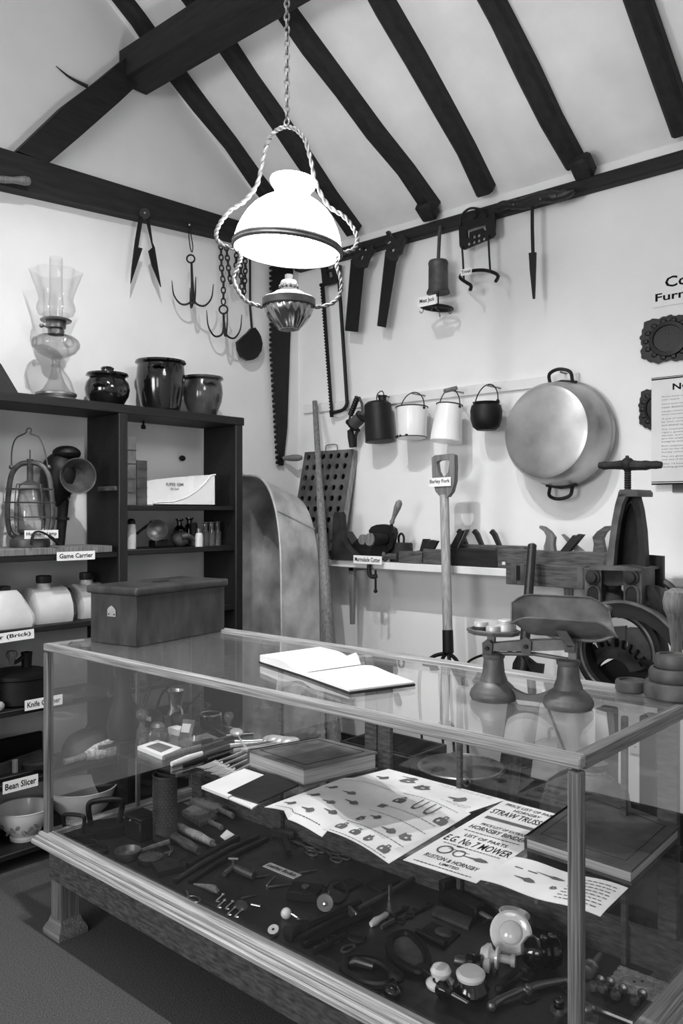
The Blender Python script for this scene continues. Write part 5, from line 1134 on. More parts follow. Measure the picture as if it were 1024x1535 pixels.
# ================================================================ inside the case: glass shelf
def Sq(px, py, dz=0):                                            # a pixel on the glass shelf, kept inside the case
    p = Z(px, py, SH); 
    if p.y > -1.475: p = Y(px, py, -1.475); p.z = SH
    return V((p.x, p.y, SH+dz))
def Fq(px, py, dz=0): p = Z(px, py, CF); return V((p.x, p.y, CF+dz))
def obook(name, pts, z0, th, lab, m, spine=0, turn=None):
    """a closed book lying flat; pts are its four corners (front-left, front-right, back-right, back-left)"""
    P = [V((p.x, p.y, z0)) for p in pts]; c = sum(P, V())/4
    o = thing(name, lab, 'book', V((c.x, c.y, z0))); ins = lambda k: [c+(p-c)*k for p in P]
    part('cover', MB().prism(P, (0, 0, .005)), m, o); part('cover', MB().prism([p+UP*(th-.006) for p in P], (0, 0, .006)), m, o)
    part('page_block', MB().prism([p+UP*.005 for p in ins(.965)], (0, 0, th-.011)), 'page_edge', o)
    a, b = P[spine], P[(spine+1) % 4]; q = [a, b, b+(c-b)*.06, a+(c-a)*.06]
    part('spine', MB().prism(q, (0, 0, th)), m, o)
    fr_ = [c+(p-c)*k+UP*(th+.0004) for k in (.8,) for p in P]
    part('cover_border', MB().tube(fr_, .0012, 4, True), 'leather_black', o); return o
obook('ledger', [Sq(371, 1150), Sq(455, 1180), Sq(566, 1136), Sq(478, 1108)], SH, .055, 'thick old leather ledger beside the spoons in the case', 'leather_mid', 3)
# sheets of printed paper
class Sheet:
    def __init__(s, P, bend=None): s.P = P; s.bend = bend
    def __call__(s, u, v, d=0):
        a, b, c, e = s.P; p = (a*(1-u)+b*u)*(1-v)+(e*(1-u)+c*u)*v
        return p+UP*(d+(s.bend(u, v) if s.bend else 0))
    def mesh(s, n=14, th=.0008):
        vs_, fs = [], []
        for t in (0, -th):
            k = len(vs_)
            vs_ += [s(i/n, j/n, t) for i in range(n+1) for j in range(n+1)]
            fs += [(k+i*(n+1)+j, k+i*(n+1)+j+1, k+(i+1)*(n+1)+j+1, k+(i+1)*(n+1)+j) for i in range(n) for j in range(n)]
        return MB().add(vs_, fs)
def shq(pts, z): return [Z(a, b, z) for a, b in pts]
def clampY(P): 
    for p in P: p.y = min(p.y, -1.455)
    return P
def paper(name, pts, z, lab, bend=None, m='old_paper', cat='paper'):
    P = clampY(shq(pts, z)); o = thing(name, lab, cat, sum(P, V())/4); S = Sheet(P, bend); part('sheet', S.mesh(), m, o); return o, S
E0 = .0009
# corner order: front-left, front-right, back-right, back-left
o, S = paper('catalogue_sheet', [(505, 1172), (690, 1222), (770, 1193), (592, 1149)], SH+.002, 'back sheet of tool drawings under the open catalogue')
def fig(mb, S, u, v, w_, h, kind, rnd):
    f = lambda a, b: S(u+a*w_, v+b*h, E0)
    if kind == 'lock': P = [(.1, 0), (.9, 0), (1, .3), (.9, .62), (.7, .68), (.66, .95), (.36, .95), (.32, .68), (.1, .62), (0, .3)]
    elif kind == 'tool': P = [(0, .4), (.45, .3), (.6, .05), (.85, .2), (1, .5), (.85, .8), (.6, .95), (.45, .6), (0, .5)]
    elif kind == 'bar': P = [(0, .3), (1, .3), (1, .7), (0, .7)]
    elif kind == 'u': P = [(0, 1), (0, .3), (.25, 0), (.75, 0), (1, .3), (1, 1), (.85, 1), (.85, .35), (.7, .15), (.3, .15), (.15, .35), (.15, 1)]
    else: P = [(0, .2), (.3, 0), (.7, .1), (1, .5), (.7, .7), (.6, 1), (.3, .8), (.1, .9)]
    H_ = []
    if kind == 'lock': H_ = [[(.3+.12*cos(t), .3+.14*sin(t)) for t in [i*pi/4 for i in range(8)]], [(.42, .7), (.6, .7), (.58, .86), (.44, .86)]]
    if kind == 'wheel': P = [(.5+.5*cos(t), .5+.5*sin(t)) for t in [i*pi/10 for i in range(20)]]; H_ = [[(.5+.38*cos(t), .5+.38*sin(t)) for t in [i*pi/8 for i in range(16)]]]
    if kind == 'misc': H_ = [[(.4, .3), (.65, .35), (.6, .55), (.4, .5)]]
    LL_ = [P]+H_; tri = tessellate_polygon([[V((a, b, 0)) for a, b in l] for l in LL_])
    return mb.add([f(a, b) for l in LL_ for a, b in l], [tuple(t) for t in tri])
def figs(o, S, L):
    for u, v, w_, h, k in L: part('printed_figure', fig(MB(), S, u, v, w_, h, k, None), 'ink_grey', o)
def lines(o, S, rows, u0, u1, h=.008):
    mb = MB()
    for v in rows:
        x = u0
        while x < u1-.02:
            w_ = random.uniform(.02, .05); mb.add([S(x, v, E0), S(min(x+w_, u1), v, E0), S(min(x+w_, u1), v+h, E0), S(x, v+h, E0)], [(0, 1, 2, 3)]); x += w_+.012
    q = part('printed_text', mb, 'ink_grey', o); q['kind'] = 'stuff'
figs(o, S, [(.08, .5, .1, .2, 'tool'), (.25, .62, .12, .22, 'misc'), (.42, .5, .12, .25, 'misc'), (.2, .8, .14, .12, 'tool'), (.72, .4, .13, .3, 'tool')])
lines(o, S, (.3, .36, .88, .93), .5, .95)
# open catalogue: two leaves meeting in a gentle valley
bl_ = lambda u, v: .004+.012*sin(pi*min(1, u*1.02))**1 - (.02*max(0, .12-v)/.12 if u > .4 else 0)
o, S = paper('open_catalogue', [(396, 1212), (483, 1245), (606, 1186), (515, 1168)], SH+.003, 'open tool catalogue with pictures of locks and chisels', bl_, cat='magazine')
S2 = Sheet([Z(483, 1245, SH+.003), Z(583, 1297, SH-.012), clampY([Z(706, 1222, SH+.003)])[0], Z(606, 1186, SH+.003)], lambda u, v: .004+.01*sin(pi*u))
part('sheet', S2.mesh(), 'old_paper', o)
figs(o, S, [(.1, .12, .2, .1, 'tool'), (.12, .38, .22, .1, 'tool'), (.1, .62, .22, .1, 'tool'), (.45, .1, .2, .09, 'tool'), (.48, .32, .2, .09, 'tool'), (.46, .58, .22, .09, 'tool'), (.68, .2, .2, .09, 'tool'), (.68, .45, .2, .09, 'tool')])
figs(o, S2, [(.06, .08, .14, .12, 'lock'), (.3, .07, .13, .11, 'lock'), (.52, .06, .1, .11, 'misc'), (.74, .05, .14, .12, 'lock'), (.2, .36, .16, .09, 'tool'), (.12, .27, .1, .1, 'misc'), (.5, .26, .2, .1, 'tool'), (.75, .28, .15, .11, 'misc'), (.08, .52, .1, .17, 'bar'), (.12, .72, .16, .14, 'lock'), (.42, .7, .1, .2, 'u'), (.6, .7, .1, .2, 'u'), (.8, .66, .15, .16, 'lock')])
lines(o, S2, (.02, .22, .48, .62, .92), .08, .92, .007); lines(o, S, (.06, .9), .1, .9, .007)
# parts list with large headings
o, S = paper('parts_list', [(604, 1289), (714, 1324), (860, 1222), (768, 1194)], SH+.001, 'printed parts list for straw trussers, binder and mower')
mb = MB()
for t, u0, v0, u1, v1 in (('PRICE LIST OF PARTS', .1, .93, .9, .965), ('HORNSBY', .3, .87, .7, .905), ('STRAW TRUSSERS', .06, .78, .97, .85), ('PRICE LIST OF EXTRAS', .18, .6, .82, .63), ('HORNSBY BINDER', .1, .53, .92, .58), ('LIST OF PARTS', .2, .42, .8, .455), ('E.G. No 7 MOWER', .04, .32, .96, .395), ('RUSTON & HORNSBY', .12, .1, .85, .14), ('LIMITED', .4, .06, .66, .085)):
    lettering(mb, t, lambda a, b: S(a, b, E0), u0, v0, u1, v1, .005)
part('lettering', mb, 'ink', o); figs(o, S, [(.1, .67, .7, .09, 'bar'), (.14, .17, .2, .1, 'wheel'), (.36, .18, .16, .08, 'wheel'), (.25, .24, .3, .012, 'bar'), (.5, .19, .35, .05, 'tool'), (.3, .28, .08, .02, 'misc')]); lines(o, S, (.29, .49, .03), .1, .9, .008)
o, S = paper('leaflet', [(716, 1318), (900, 1372), (942, 1331), (772, 1284)], SH+.006, 'torn pale leaflet of scythe drawings hanging over shelf front', lambda u, v: .003*sin(3*pi*u)-.012*max(0, .2-v)*u)
figs(o, S, [(.2, .3, .18, .16, 'tool'), (.3, .65, .25, .1, 'tool'), (.12, .6, .2, .09, 'bar'), (.5, .35, .06, .12, 'misc')]); lines(o, S, (.15, .25, .35, .45, .55, .65, .75, .85), .6, .95, .02)
obook('account_book', [Z(786, 1274, SH+.011), Z(947, 1328, SH+.011), Z(1020, 1258, SH+.011), Z(880, 1205, SH+.011)], SH+.011, .034, 'large dark cloth-bound book lying on papers at right end', 'leather', 3)
# notebook with dark cover over white leaves
P = [Sq(302, 1183), Sq(390, 1212), Sq(418, 1192), Sq(372, 1157)]
o = thing('notebook', 'open pocket notebook with a dark cover and white leaves', 'book', sum(P, V())/4)
n0 = [Sq(302, 1183), Sq(342, 1199), Sq(402, 1168), Sq(366, 1156)]
part('page_block', MB().prism([p+UP*.001 for p in n0], (0, 0, .008)), 'paper', o)
part('page_block', MB().prism([p+UP*.001 for p in (Sq(343, 1199), Sq(378, 1214), Sq(420, 1186), Sq(402, 1168))], (0, 0, .004)), 'paper', o)
part('dark_cover', MB().prism([p+UP*.007 for p in (Sq(341, 1194), Sq(388, 1209), Sq(448, 1182), Sq(403, 1164))], (0, 0, .005)), 'leather_black', o)
# forks, spoons, knives
def along(a, b): d = (b-a); d.z = 0; return d.normalized(), d.length
def fork(pa, pb, lab, n=4):
    a, b = Sq(*pa), Sq(*pb); d, L_ = along(a, b); t = V((-d.y, d.x, 0))
    o = thing('table_fork', lab, 'fork', (a+b)/2, group='forks in the case')
    part('shank', MB().tube([a+UP*.006, a+d*L_*.3+UP*.006, a+d*L_*.55+UP*.008, a+d*L_*.68+UP*.006], [.008, .006, .0035, .005], 8, flat=.5), 'table_silver', o)
    part('root', MB().tube([a+d*L_*.62-t*.014+UP*.006, a+d*L_*.68-t*.012+UP*.004, a+d*L_*.68+t*.012+UP*.004, a+d*L_*.62+t*.014+UP*.006], .004, 6), 'table_silver', o)
    for i in range(n):
        w_ = (i-(n-1)/2)*.0095; part('tine', MB().tube([a+d*L_*.66+t*w_+UP*.005, a+d*L_*.85+t*w_+UP*.003, b+t*w_+UP*.008], [.0038, .0034, .0016], 6), 'table_silver', o)
for i, (pa, pb, lab) in enumerate((((372, 1128), (300, 1155), 'silver table fork farthest from the notebook'), ((378, 1132), (312, 1160), 'silver table fork next to the farthest one'), ((384, 1137), (322, 1165), 'silver table fork nearer the notebook'), ((390, 1142), (335, 1169), 'silver table fork nearest the notebook'))): fork(pa, pb, lab)
def spoon(pa, pb, lab, dz=0):
    a, b = Sq(*pa), Sq(*pb); d, L_ = along(a, b)
    o = thing('spoon', lab, 'spoon', (a+b)/2, group='spoons in the case')
    part('handle', MB().tube([a+UP*(.006+dz), a+d*L_*.4+UP*(.006+dz), a+d*L_*.72+UP*(.01+dz)], [.007, .005, .0035], 8, flat=.5), 'table_silver', o)
    T = M.Translation(a+d*L_*.86+UP*(.014+dz)) @ rz(math.atan2(d.y, d.x))
    part('bowl', MB().ball((0, 0, 0), .024, 16, (1.5, 1, .55), T), 'table_silver', o)
for pa, pb, lab, dz in (((352, 1115), (418, 1103), 'silver spoon pointing right at back of the spoon heap', 0), ((345, 1122), (425, 1110), 'silver spoon second in the spoon heap', .004), ((350, 1132), (436, 1109), 'silver spoon across the middle of the heap', .009), ((362, 1134), (446, 1112), 'silver spoon at front pointing farthest right', .013), ((372, 1136), (352, 1107), 'silver spoon lying crosswise among the others', .017)): spoon(pa, pb, lab, dz)
def knife(pa, pb, lab, hm, on=Sq, hl=.45):
    a, b = on(*pa), on(*pb); d, L_ = along(a, b); t = V((-d.y, d.x, 0)); o = thing('knife', lab, 'knife', (a+b)/2)
    part('handle', MB().tube([a+UP*.008, a+d*L_*hl*.5+UP*.009, a+d*L_*hl+UP*.008], [.008, .0105, .008], 10, flat=.7), hm, o)
    part('blade', MB().prism([a+d*L_*hl-t*.008+UP*.006, b-t*.005+UP*.006, b+t*.006+UP*.006, a+d*L_*hl+t*.008+UP*.006], (0, 0, .002)), 'dull_steel', o)
knife((246, 1139), (335, 1112), 'table knife with thick wooden handle near glass dish', 'mid_wood', hl=.6); knife((257, 1149), (345, 1118), 'table knife with white bone handle', 'porcelain', hl=.5)
knife((275, 1152), (350, 1128), 'table knife with black handle in front of bone knife', 'black_iron'); knife((290, 1120), (352, 1104), 'small knife with dark handle behind glass dish', 'black_iron')
# white framed card
P = [Sq(206, 1124), Sq(243, 1139), Sq(272, 1126), Sq(236, 1114)]; c = sum(P, V())/4
o = thing('framed_card', 'white frame with grey card lying by shelf end', 'card', c); part('frame', MB().prism(P, (0, 0, .012)), 'paper', o); part('picture', MB().prism([c+(p-c)*.6+UP*.0122 for p in P], (0, 0, .001)), 'ink_grey', o)
def lat(name, pos, prs, lab, m, cat, n=28, rib=None, extra=None, T=None):
    o = thing(name, lab, cat, pos); part('body', MB().lathe(prs, n, M.Translation(pos) if T is None else T, rib), m, o); return o
lat('glass_dish', Sq(285, 1120), [(0, .004), (.034, 0), (.04, .01), (.042, .028), (.04, .03), (.034, .012), (0, .008)], 'small round cut-glass dish beside the knives', 'cut_glass', 'dish', 36, lambda a, z: 1+.03*sin(18*a))
o = lat('glass_bottle', Sq(213, 1115), [(0, 0), (.02, 0), (.02, .05), (.012, .06), (.01, .075), (.013, .08)], 'little glass scent bottle with ball stopper', 'cut_glass', 'bottle')
part('stopper', MB().ball(Sq(213, 1115)+UP*.103, .023, 14), 'cut_glass', o)
o = lat('inkwell', Sq(236, 1112), [(0, 0), (.042, 0), (.045, .02), (.036, .045), (.02, .05)], 'cut-glass inkwell with metal lid behind framed card', 'cut_glass', 'inkwell', 32, lambda a, z: 1+.05*sin(12*a)); part('lid', MB().lathe([(.024, .048), (.026, .056), (.018, .068), (0, .072)], 20, M.Translation(Sq(236, 1112))), 'dull_steel', o)
o = lat('silver_beaker', Sq(263, 1072), [(0, 0), (.03, 0), (.032, .01), (.024, .03), (.03, .08), (.036, .1), (.034, .1), (.026, .06), (0, .02)], 'shiny silver beaker at back of glass shelf', 'bright_steel', 'beaker')
c = Sq(228, 1092); o = thing('spectacle_case', 'black domed case with small white tag on glass shelf', 'case', c); part('body', MB().ball(c+UP*.036, .055, 16, (1.1, .7, .65)), 'leather_black', o); part('tag', MB().cbox(c+V((.035, -.04, .05)), (.03, .003, .016), bev=.001), 'paper', o)
c = Sq(268, 1092); o = thing('purse', 'dark woven purse with clasp beside the black case', 'purse', c); part('bag', MB().ball(c+UP*.032, .042, 14, (1, .7, .76)), 'leather_black', o); part('clasp', MB().torus(c+UP*.06, .024, .004, M.Rotation(pi/2, 4, 'X'), 16, 6), 'dull_steel', o); part('handle', MB().tube([c+UP*.06, c+V((.06, .02, .11)), c+V((.1, .03, .15))], .004, 6), 'rust_iron', o)
c = Sq(266, 1100); o = thing('match_box', 'open pale matchbox with printed lid standing up', 'box', c); part('tray', MB().cbox(c+UP*.012, (.06, .04, .024), bev=.001), 'paper', o); part('lid', MB().prism([c+V((.04, -.02, .005)), c+V((.085, .0, .005)), c+V((.095, .01, .065)), c+V((.05, -.01, .065))], (.002, -.004, 0)), 'leather_mid', o); part('label_print', MB().prism([c+V((.05, -.0185, .02)), c+V((.08, -.005, .02)), c+V((.085, .0, .05)), c+V((.055, -.0135, .05))], (.0005, -.005, 0)), 'cream_card', o)
o = lat('snuff_pot', Sq(316, 1090), [(0, 0), (.038, 0), (.042, .01), (.042, .045), (.036, .05)], 'black round pot with bright metal rim on shelf', 'black_china', 'pot'); part('rim', MB().torus(Sq(316, 1090)+UP*.05, .038, .004, None, 28, 6), 'bright_steel', o)
P = [Sq(308, 1087), Sq(340, 1106), Sq(380, 1094), Sq(350, 1079)]; c = sum(P, V())/4
o = thing('pen_tray', 'shallow dark lacquered tray holding a glass stopper', 'tray', c); part('tray', MB().prism(P, (0, 0, .006)), 'black_china', o); part('edge', MB().tube([p+UP*.008 for p in P], .003, 6, True), 'bright_steel', o)
o = lat('glass_stopper', Sq(343, 1092, .006), [(0, 0), (.008, 0), (.007, .02), (.016, .03), (.019, .042), (.014, .055), (0, .06)], 'glass ball stopper standing on the dark tray', 'cut_glass', 'stopper')
o = lat('iron_jug', Sq(185, 1106), [(0, 0), (.05, 0), (.058, .04), (.05, .1), (.03, .16), (.026, .22), (.034, .26), (.03, .26), (0, .2)], 'tall black jug with loop handle at left end of case', 'black_iron', 'jug'); c = Sq(185, 1106); part('handle', MB().tube(spl([c+V((.02, .03, .24)), c+V((.04, .07, .24)), c+V((.045, .08, .17)), c+V((.03, .05, .08))], 5), .007, 8), 'black_iron', o)
P = [Sq(240, 1117), Sq(262, 1125), Sq(330, 1108), Sq(310, 1100)]; solo('card_strip', MB().prism(P, (0, 0, .003)), 'leather_mid', 'flat grey card strip under the glass dish', 'card')
# ================================================================ inside the case: the floor
def iron(pos, ang, s, lab):
    T = at(pos, ang); o = thing('flat_iron', lab, 'flat iron', pos, ang, 'flat irons in the case')
    pts = [(-.06, -.04), (.02, -.045), (.07, -.022), (.09, 0), (.07, .022), (.02, .045), (-.06, .04)]
    part('sole', MB().prism([T @ V((a*s, b*s, 0)) for a, b in pts], (0, 0, .03*s)), 'black_iron', o)
    part('handle', MB().tube(spl([T @ V((-.045*s, 0, .03*s)), T @ V((-.052*s, 0, .085*s)), T @ V((-.035*s, 0, .1*s)), T @ V((.03*s, 0, .1*s)), T @ V((.045*s, 0, .085*s)), T @ V((.035*s, 0, .03*s))], 4), .0085*s, 8), 'black_iron', o)
iron(Fq(112, 1258), .5, .85, 'smaller black flat iron nearest the case corner'); iron(Fq(160, 1250), 1.0, 1.2, 'larger black flat iron behind the smaller one')
c = Fq(212, 1254); o = thing('black_tin', 'squat black tin beside the flat irons', 'tin', c); part('body', MB().box(c+V((-.05, -.04, 0)), c+V((.05, .04, .07)), bev=.005), 'black_iron', o); part('lid', MB().box(c+V((-.052, -.042, .07)), c+V((.052, .042, .082)), bev=.004), 'black_iron', o); part('clasp', MB().ball(c+V((0, -.045, .07)), .006, 8), 'dull_steel', o)
c = Fq(250, 1256); T = at(c, .2)
o = thing('nutmeg_grater', 'tall half-round pierced metal grater standing in case', 'grater', c)
H_ = .225; mb = MB(); n = 16
part('shell', MB().lathe([(.048, 0), (.048, H_), (.045, H_), (.045, 0), (.048, 0)], 20, T @ rz(pi), arc=(0, pi)), 'grater_tin', o); part('back_plate', MB().box((-.048, -.002, 0), (.048, .001, H_), T), 'grater_tin', o)
bp = MB()
for r in range(15):
    for q in range(9): a = pi+.35+2.45*(q+(r % 2)*.5)/9; p = T @ V((cos(a)*.0485, sin(a)*.0485, .06+r*.0105)); bp.add([(p+V((dx*.0028, dy*.0028, dz*.0028))) for dx, dy, dz in ((1, 0, 0), (-1, 0, 0), (0, 1, 0), (0, -1, 0), (0, 0, 1), (0, 0, -1))], [(0, 2, 4), (2, 1, 4), (1, 3, 4), (3, 0, 4), (2, 0, 5), (1, 2, 5), (3, 1, 5), (0, 3, 5)])
q = part('raised_teeth', bp, 'dull_steel', o); q['kind'] = 'stuff'
part('rim_wire', MB().tube([T @ V((cos(a)*.049, sin(a)*.049, H_)) for a in [pi+pi*i/14 for i in range(15)]], .003, 6), 'dull_steel', o)
# long handled small pieces
def bar(name, pts, r, m, lab, cat, on=Fq, n=8, flat=None, lift=None):
    rr = r if isinstance(r, (list, tuple)) else [r]*len(pts); P = [on(a, b)+UP*(q if lift is None else lift) for (a, b), q in zip(pts, rr)]
    return solo(name, MB().tube(P, rr, n, flat=flat), m, lab, cat)
c = Fq(192, 1287); o = thing('small_skillet', 'little pale metal pan with handle in front of irons', 'pan', c)
part('dish', MB().lathe([(0, .004), (.036, .0), (.042, .012), (.044, .03), (.041, .03), (.036, .01), (0, .008)], 30, M.Translation(c)), 'dull_steel', o); part('handle', MB().tube([c+V((.03, .03, .025)), c+V((.06, .055, .04)), c+V((.1, .095, .055))], [.006, .007, .009], 8, flat=.5), 'plane_wood', o)
c = Fq(226, 1294); o = thing('tea_strainer', 'round metal tea strainer with wire bars beside little pan', 'strainer', c)
part('bowl', MB().lathe([(0, .004), (.034, 0), (.04, .012), (.042, .022), (.039, .022), (.034, .008), (0, .008)], 30, M.Translation(c)), 'rust_iron', o)
for i in range(7): x = (-3+i)*.011; w_ = sqrt(max(0, .039**2-x*x)); part('wire', MB().tube([c+V((x, -w_, .022)), c+V((x, w_, .022))], .002, 5), 'dull_steel', o)
part('handle', MB().tube([c+V((-.02, .03, .022)), c+V((-.05, .08, .03))], .006, 8), 'rust_iron', o)
for i, (px, py, lab) in enumerate(((133, 1270, 'dark pastry cutter ring by the case front edge'), (148, 1278, 'larger dark pastry cutter ring beside the other'))):
    c = Fq(px, py); solo('cutter_ring', MB().lathe([(.03+.006*i, 0), (.03+.006*i, .016), (.027+.006*i, .016), (.027+.006*i, 0), (.03+.006*i, 0)], 28, M.Translation(c)), 'rust_iron', lab, 'cutter', 'pastry cutters')
for i, (pts, lab) in enumerate((([(272, 1222), (300, 1240), (325, 1228), (290, 1212)], 'nearer wooden butter pat with grooved face'), ([(285, 1208), (318, 1226), (340, 1217), (306, 1202)], 'farther wooden butter pat behind the other'))):
    P = [Fq(a, b) for a, b in pts]; c = sum(P, V())/4; o = thing('butter_pat', lab, 'butter pat', c, group='butter pats'); part('blade', MB().prism([p+UP*(.012*i) for p in P], (0, 0, .016)), 'mid_wood', o)
    e = (P[1]+P[2])/2; d = (e-c).normalized(); part('handle', MB().tube([e+UP*(.008+.012*i), e+d*.04+UP*(.009+.012*i), e+d*.09+UP*(.009+.012*i)], [.012, .009, .012], 10, flat=.6), 'mid_wood', o)
def turned(pa, pb, r, m, lab, cat, tip=None):
    a, b = Fq(*pa, r), Fq(*pb, r); L_ = (b-a).length; o = thing('tool_handle', lab, cat, (a+b)/2-UP*r)
    part('grip', MB().lathe([(0, 0), (r*.8, .002), (r, L_*.1), (r*.85, L_*.3), (r, L_*.6), (r*.7, L_*.92), (r*.75, L_), (0, L_)], 16, align(a, b-a)), m, o)
    if tip: t = Fq(*tip, r*.5); part('blade', MB().tube([b, t], [.006, .003], 8), 'dull_steel', o)
turned((266, 1246), (318, 1271), .017, 'pale_wood', 'pale turned wooden tool handle beside butter pats', 'tool', (334, 1280)); turned((256, 1258), (298, 1283), .017, 'plane_wood', 'darker turned wooden tool handle near the grater', 'tool')
o = thing('wire_whisk', 'small dark whisk with bent wire loops by the grater', 'whisk', Fq(252, 1278)); a, b = Fq(235, 1262, .014), Fq(252, 1272, .014); part('grip', MB().tube([a, b], [.014, .01], 10), 'rust_iron', o)
for dx in (-.012, .0, .012): part('wire', MB().tube(spl([b, b+V((.035+dx, -.015, .005)), b+V((.06+dx, -.035-dx, .0)), b+V((.05+dx, -.045, -.006))], 4), .0016, 5), 'dull_steel', o)
P = [Fq(340, 1244), Fq(330, 1254), Fq(341, 1263), Fq(352, 1252)]; solo('paper_tag', MB().prism(P, (0, 0, .0015)), 'paper', 'tiny white paper tag lying among the wooden tools', 'tag')
P = [Fq(a, b) for a, b in ((228, 1303), (238, 1317), (276, 1307), (266, 1294), (248, 1295))]; c = sum(P, V())/5; o = thing('wooden_stop', 'flat dark wooden block with a round hole', 'block', c); part('block', MB().prism(P, (0, 0, .02)), 'dark_wood', o); part('hole', MB().lathe([(0, .0205), (.011, .0205)], 16, M.Translation(c)), 'hole_black', o)
bar('long_tongs', [(262, 1325), (300, 1300), (345, 1275), (388, 1255)], [.008, .009, .009, .006], 'rust_iron', 'long dark iron bar lying diagonally behind the tap', 'tongs'); bar('long_tongs', [(285, 1325), (320, 1302), (365, 1278), (402, 1260)], [.007, .009, .01, .008], 'black_iron', 'second long dark iron bar in front of the first', 'tongs')
bar('steel_rod', [(282, 1302), (315, 1284), (356, 1262)], [.01, .012, .014], 'black_iron', 'thick dark rod nearest the grater among the bars', 'rod')
o = thing('claw_hammer_head', 'dark iron hammer head on short shaft near case back', 'hammer', Fq(426, 1266)); part('head', MB().box((-.045, -.014, .004), (.045, .014, .034), at(Fq(424, 1258), .3), .006), 'rust_iron', o); part('shaft', MB().tube([Fq(426, 1260, .018), Fq(434, 1284, .012)], .01, 8), 'dark_wood', o)
# brass tap
a, b = Fq(381, 1320, .014), Fq(350, 1307, .016); o = thing('barrel_tap', 'pale metal barrel tap lying on case floor', 'tap', (a+b)/2-UP*.014)
part('barrel', MB().tube([a, a.lerp(b, .5), b], [.012, .013, .01], 12), 'dull_steel', o); part('spout', MB().tube([b, Fq(336, 1315, .01)], [.01, .009], 10), 'dull_steel', o); part('key', MB().tube([b, b+UP*.025], .006, 8), 'dull_steel', o); part('key_handle', MB().tube([b+UP*.026-V((.012, .01, 0)), b+UP*.026+V((.012, .01, 0))], .005, 8), 'dull_steel', o)
xd = (Fq(440, 1319)-Fq(393, 1300)).normalized(); card('Leather Bodkin', Fq(393.5, 1299.5)+UP*.001, xd, V((-xd.y, xd.x, 0)), (Fq(440, 1319)-Fq(393, 1300)).length, .036, 'white card lettered Leather Bodkin among the small tools', pad=.06)
for i, (pa, pb, lab) in enumerate((((380, 1317), (404, 1313), 'thin steel bodkin just below the lettered card, upper one'), ((400, 1329), (412, 1315), 'thin steel bodkin lying crosswise below the lettered card'), ((402, 1331), (440, 1326), 'thin steel bodkin lying lowest below lettered card'), ((372, 1313), (381, 1303), 'short steel bodkin beside the tap'), ((448, 1310), (476, 1305), 'thin steel bodkin right of the lettered card'), ((362, 1348), (386, 1342), 'thin steel bodkin near the small hooks'))): bar('bodkin', [pa, pb], [.0035, .002], 'dull_steel', lab, 'bodkin')
for i, (px, py) in enumerate(((324, 1353), (326, 1362), (338, 1364), (341, 1373), (352, 1376))):
    c = Fq(px, py, .003); d = (Fq(px+7, py-7)-Fq(px, py)).normalized(); t = V((-d.y, d.x, 0)); solo('small_hook', MB().tube(spl([c-t*.012, c, c+d*.03, c+d*.045], 3), .0035, 6).ball(c+d*.047, .006, 8), 'bright_steel', ('little bright metal hook, topmost of five', 'little bright metal hook, second of five', 'little bright metal hook in the middle of five', 'little bright metal hook, fourth of five', 'little bright metal hook nearest the paddle bit, last of five')[i], 'hook', 'small bright hooks')
bar('marking_spike', [(291, 1327), (312, 1334), (320, 1338), (328, 1341)], [.003, .009, .012, .006], 'mid_wood', 'small pale pointed spike with collar', 'spike')
c = Fq(290, 1350); solo('wire_ring', MB().torus(c+UP*.003, .02, .003, None, 24, 6, 1.2, .8).tube([c+V((-.02, .0, .003)), c+V((-.06, .02, .003))], .003, 6), 'dull_steel', 'small wire loop near front edge of case', 'ring')
c = Fq(362, 1358); o = thing('oval_tag', 'dull oval metal plate beside the little hooks', 'plate', c); part('plate', MB().lathe([(0, 0), (.022, 0), (.022, .003), (0, .003)], 24, at(c, -.5), sx=1.5, sy=.8), 'leather_mid', o); part('screw', MB().cyl(c+V((.02, .02, .004)), c+V((.05, .03, .004)), .004, 8), 'bright_steel', o)
c = Fq(429, 1376); o = thing('bell_pull', 'small white knob on curved metal stem', 'knob', c); part('knob', MB().ball(c+UP*.013, .016, 14), 'porcelain', o); part('stem', MB().tube(spl([c+V((.012, .006, .013)), c+V((.04, .012, .006)), c+V((.06, .03, .005))], 4), .004, 7), 'bright_steel', o)
c = Fq(410, 1399); o = thing('brass_washer', 'round pale metal disc with hole by front edge', 'washer', c); part('disc', MB().lathe([(.004, .004), (.004, 0), (.015, 0), (.016, .003), (.015, .005), (.004, .005), (.004, 0)], 24, align(c+UP*.008, V((.2, -.5, 1)))), 'weight_pale', o)
bar('metal_strip', [(404, 1412), (418, 1402)], .004, 'dull_steel', 'short metal strip beside the round disc', 'strip', flat=.4)
def lump(name, px, py, parts_, lab, cat, m='black_iron'):
    c = Fq(px, py); o = thing(name, lab, cat, c)
    for nm, fn_, mm in parts_: part(nm, fn_(c), mm or m, o)
    return o
lump('door_lock', 458, 1345, [('case', lambda c: MB().box((-.05, -.035, 0), (.05, .035, .03), at(c, .5), .004), None), ('bolt', lambda c: MB().box((.05, -.01, .008), (.075, .01, .022), at(c, .5)), 'dull_steel'), ('keyhole_cover', lambda c: MB().cyl(c+UP*.03, c+UP*.035, .012, 14), 'dull_steel')], 'dark rim lock with short bolt in middle of floor', 'lock')
lump('castor', 488, 1366, [('wheel', lambda c: MB().lathe([(0, -.008), (.024, -.008), (.026, 0), (.024, .008), (0, .008)], 24, align(c+UP*.026, V((.5, -.8, .2)))), 'dull_steel'), ('fork', lambda c: MB().tube([c+V((0, 0, .03)), c+V((-.03, .03, .045)), c+V((-.05, .05, .03))], .008, 8), None), ('hub', lambda c: MB().ball(c+V((.006, -.01, .027)), .007, 8), 'bright_steel')], 'small metal wheel castor with shiny hub', 'castor')
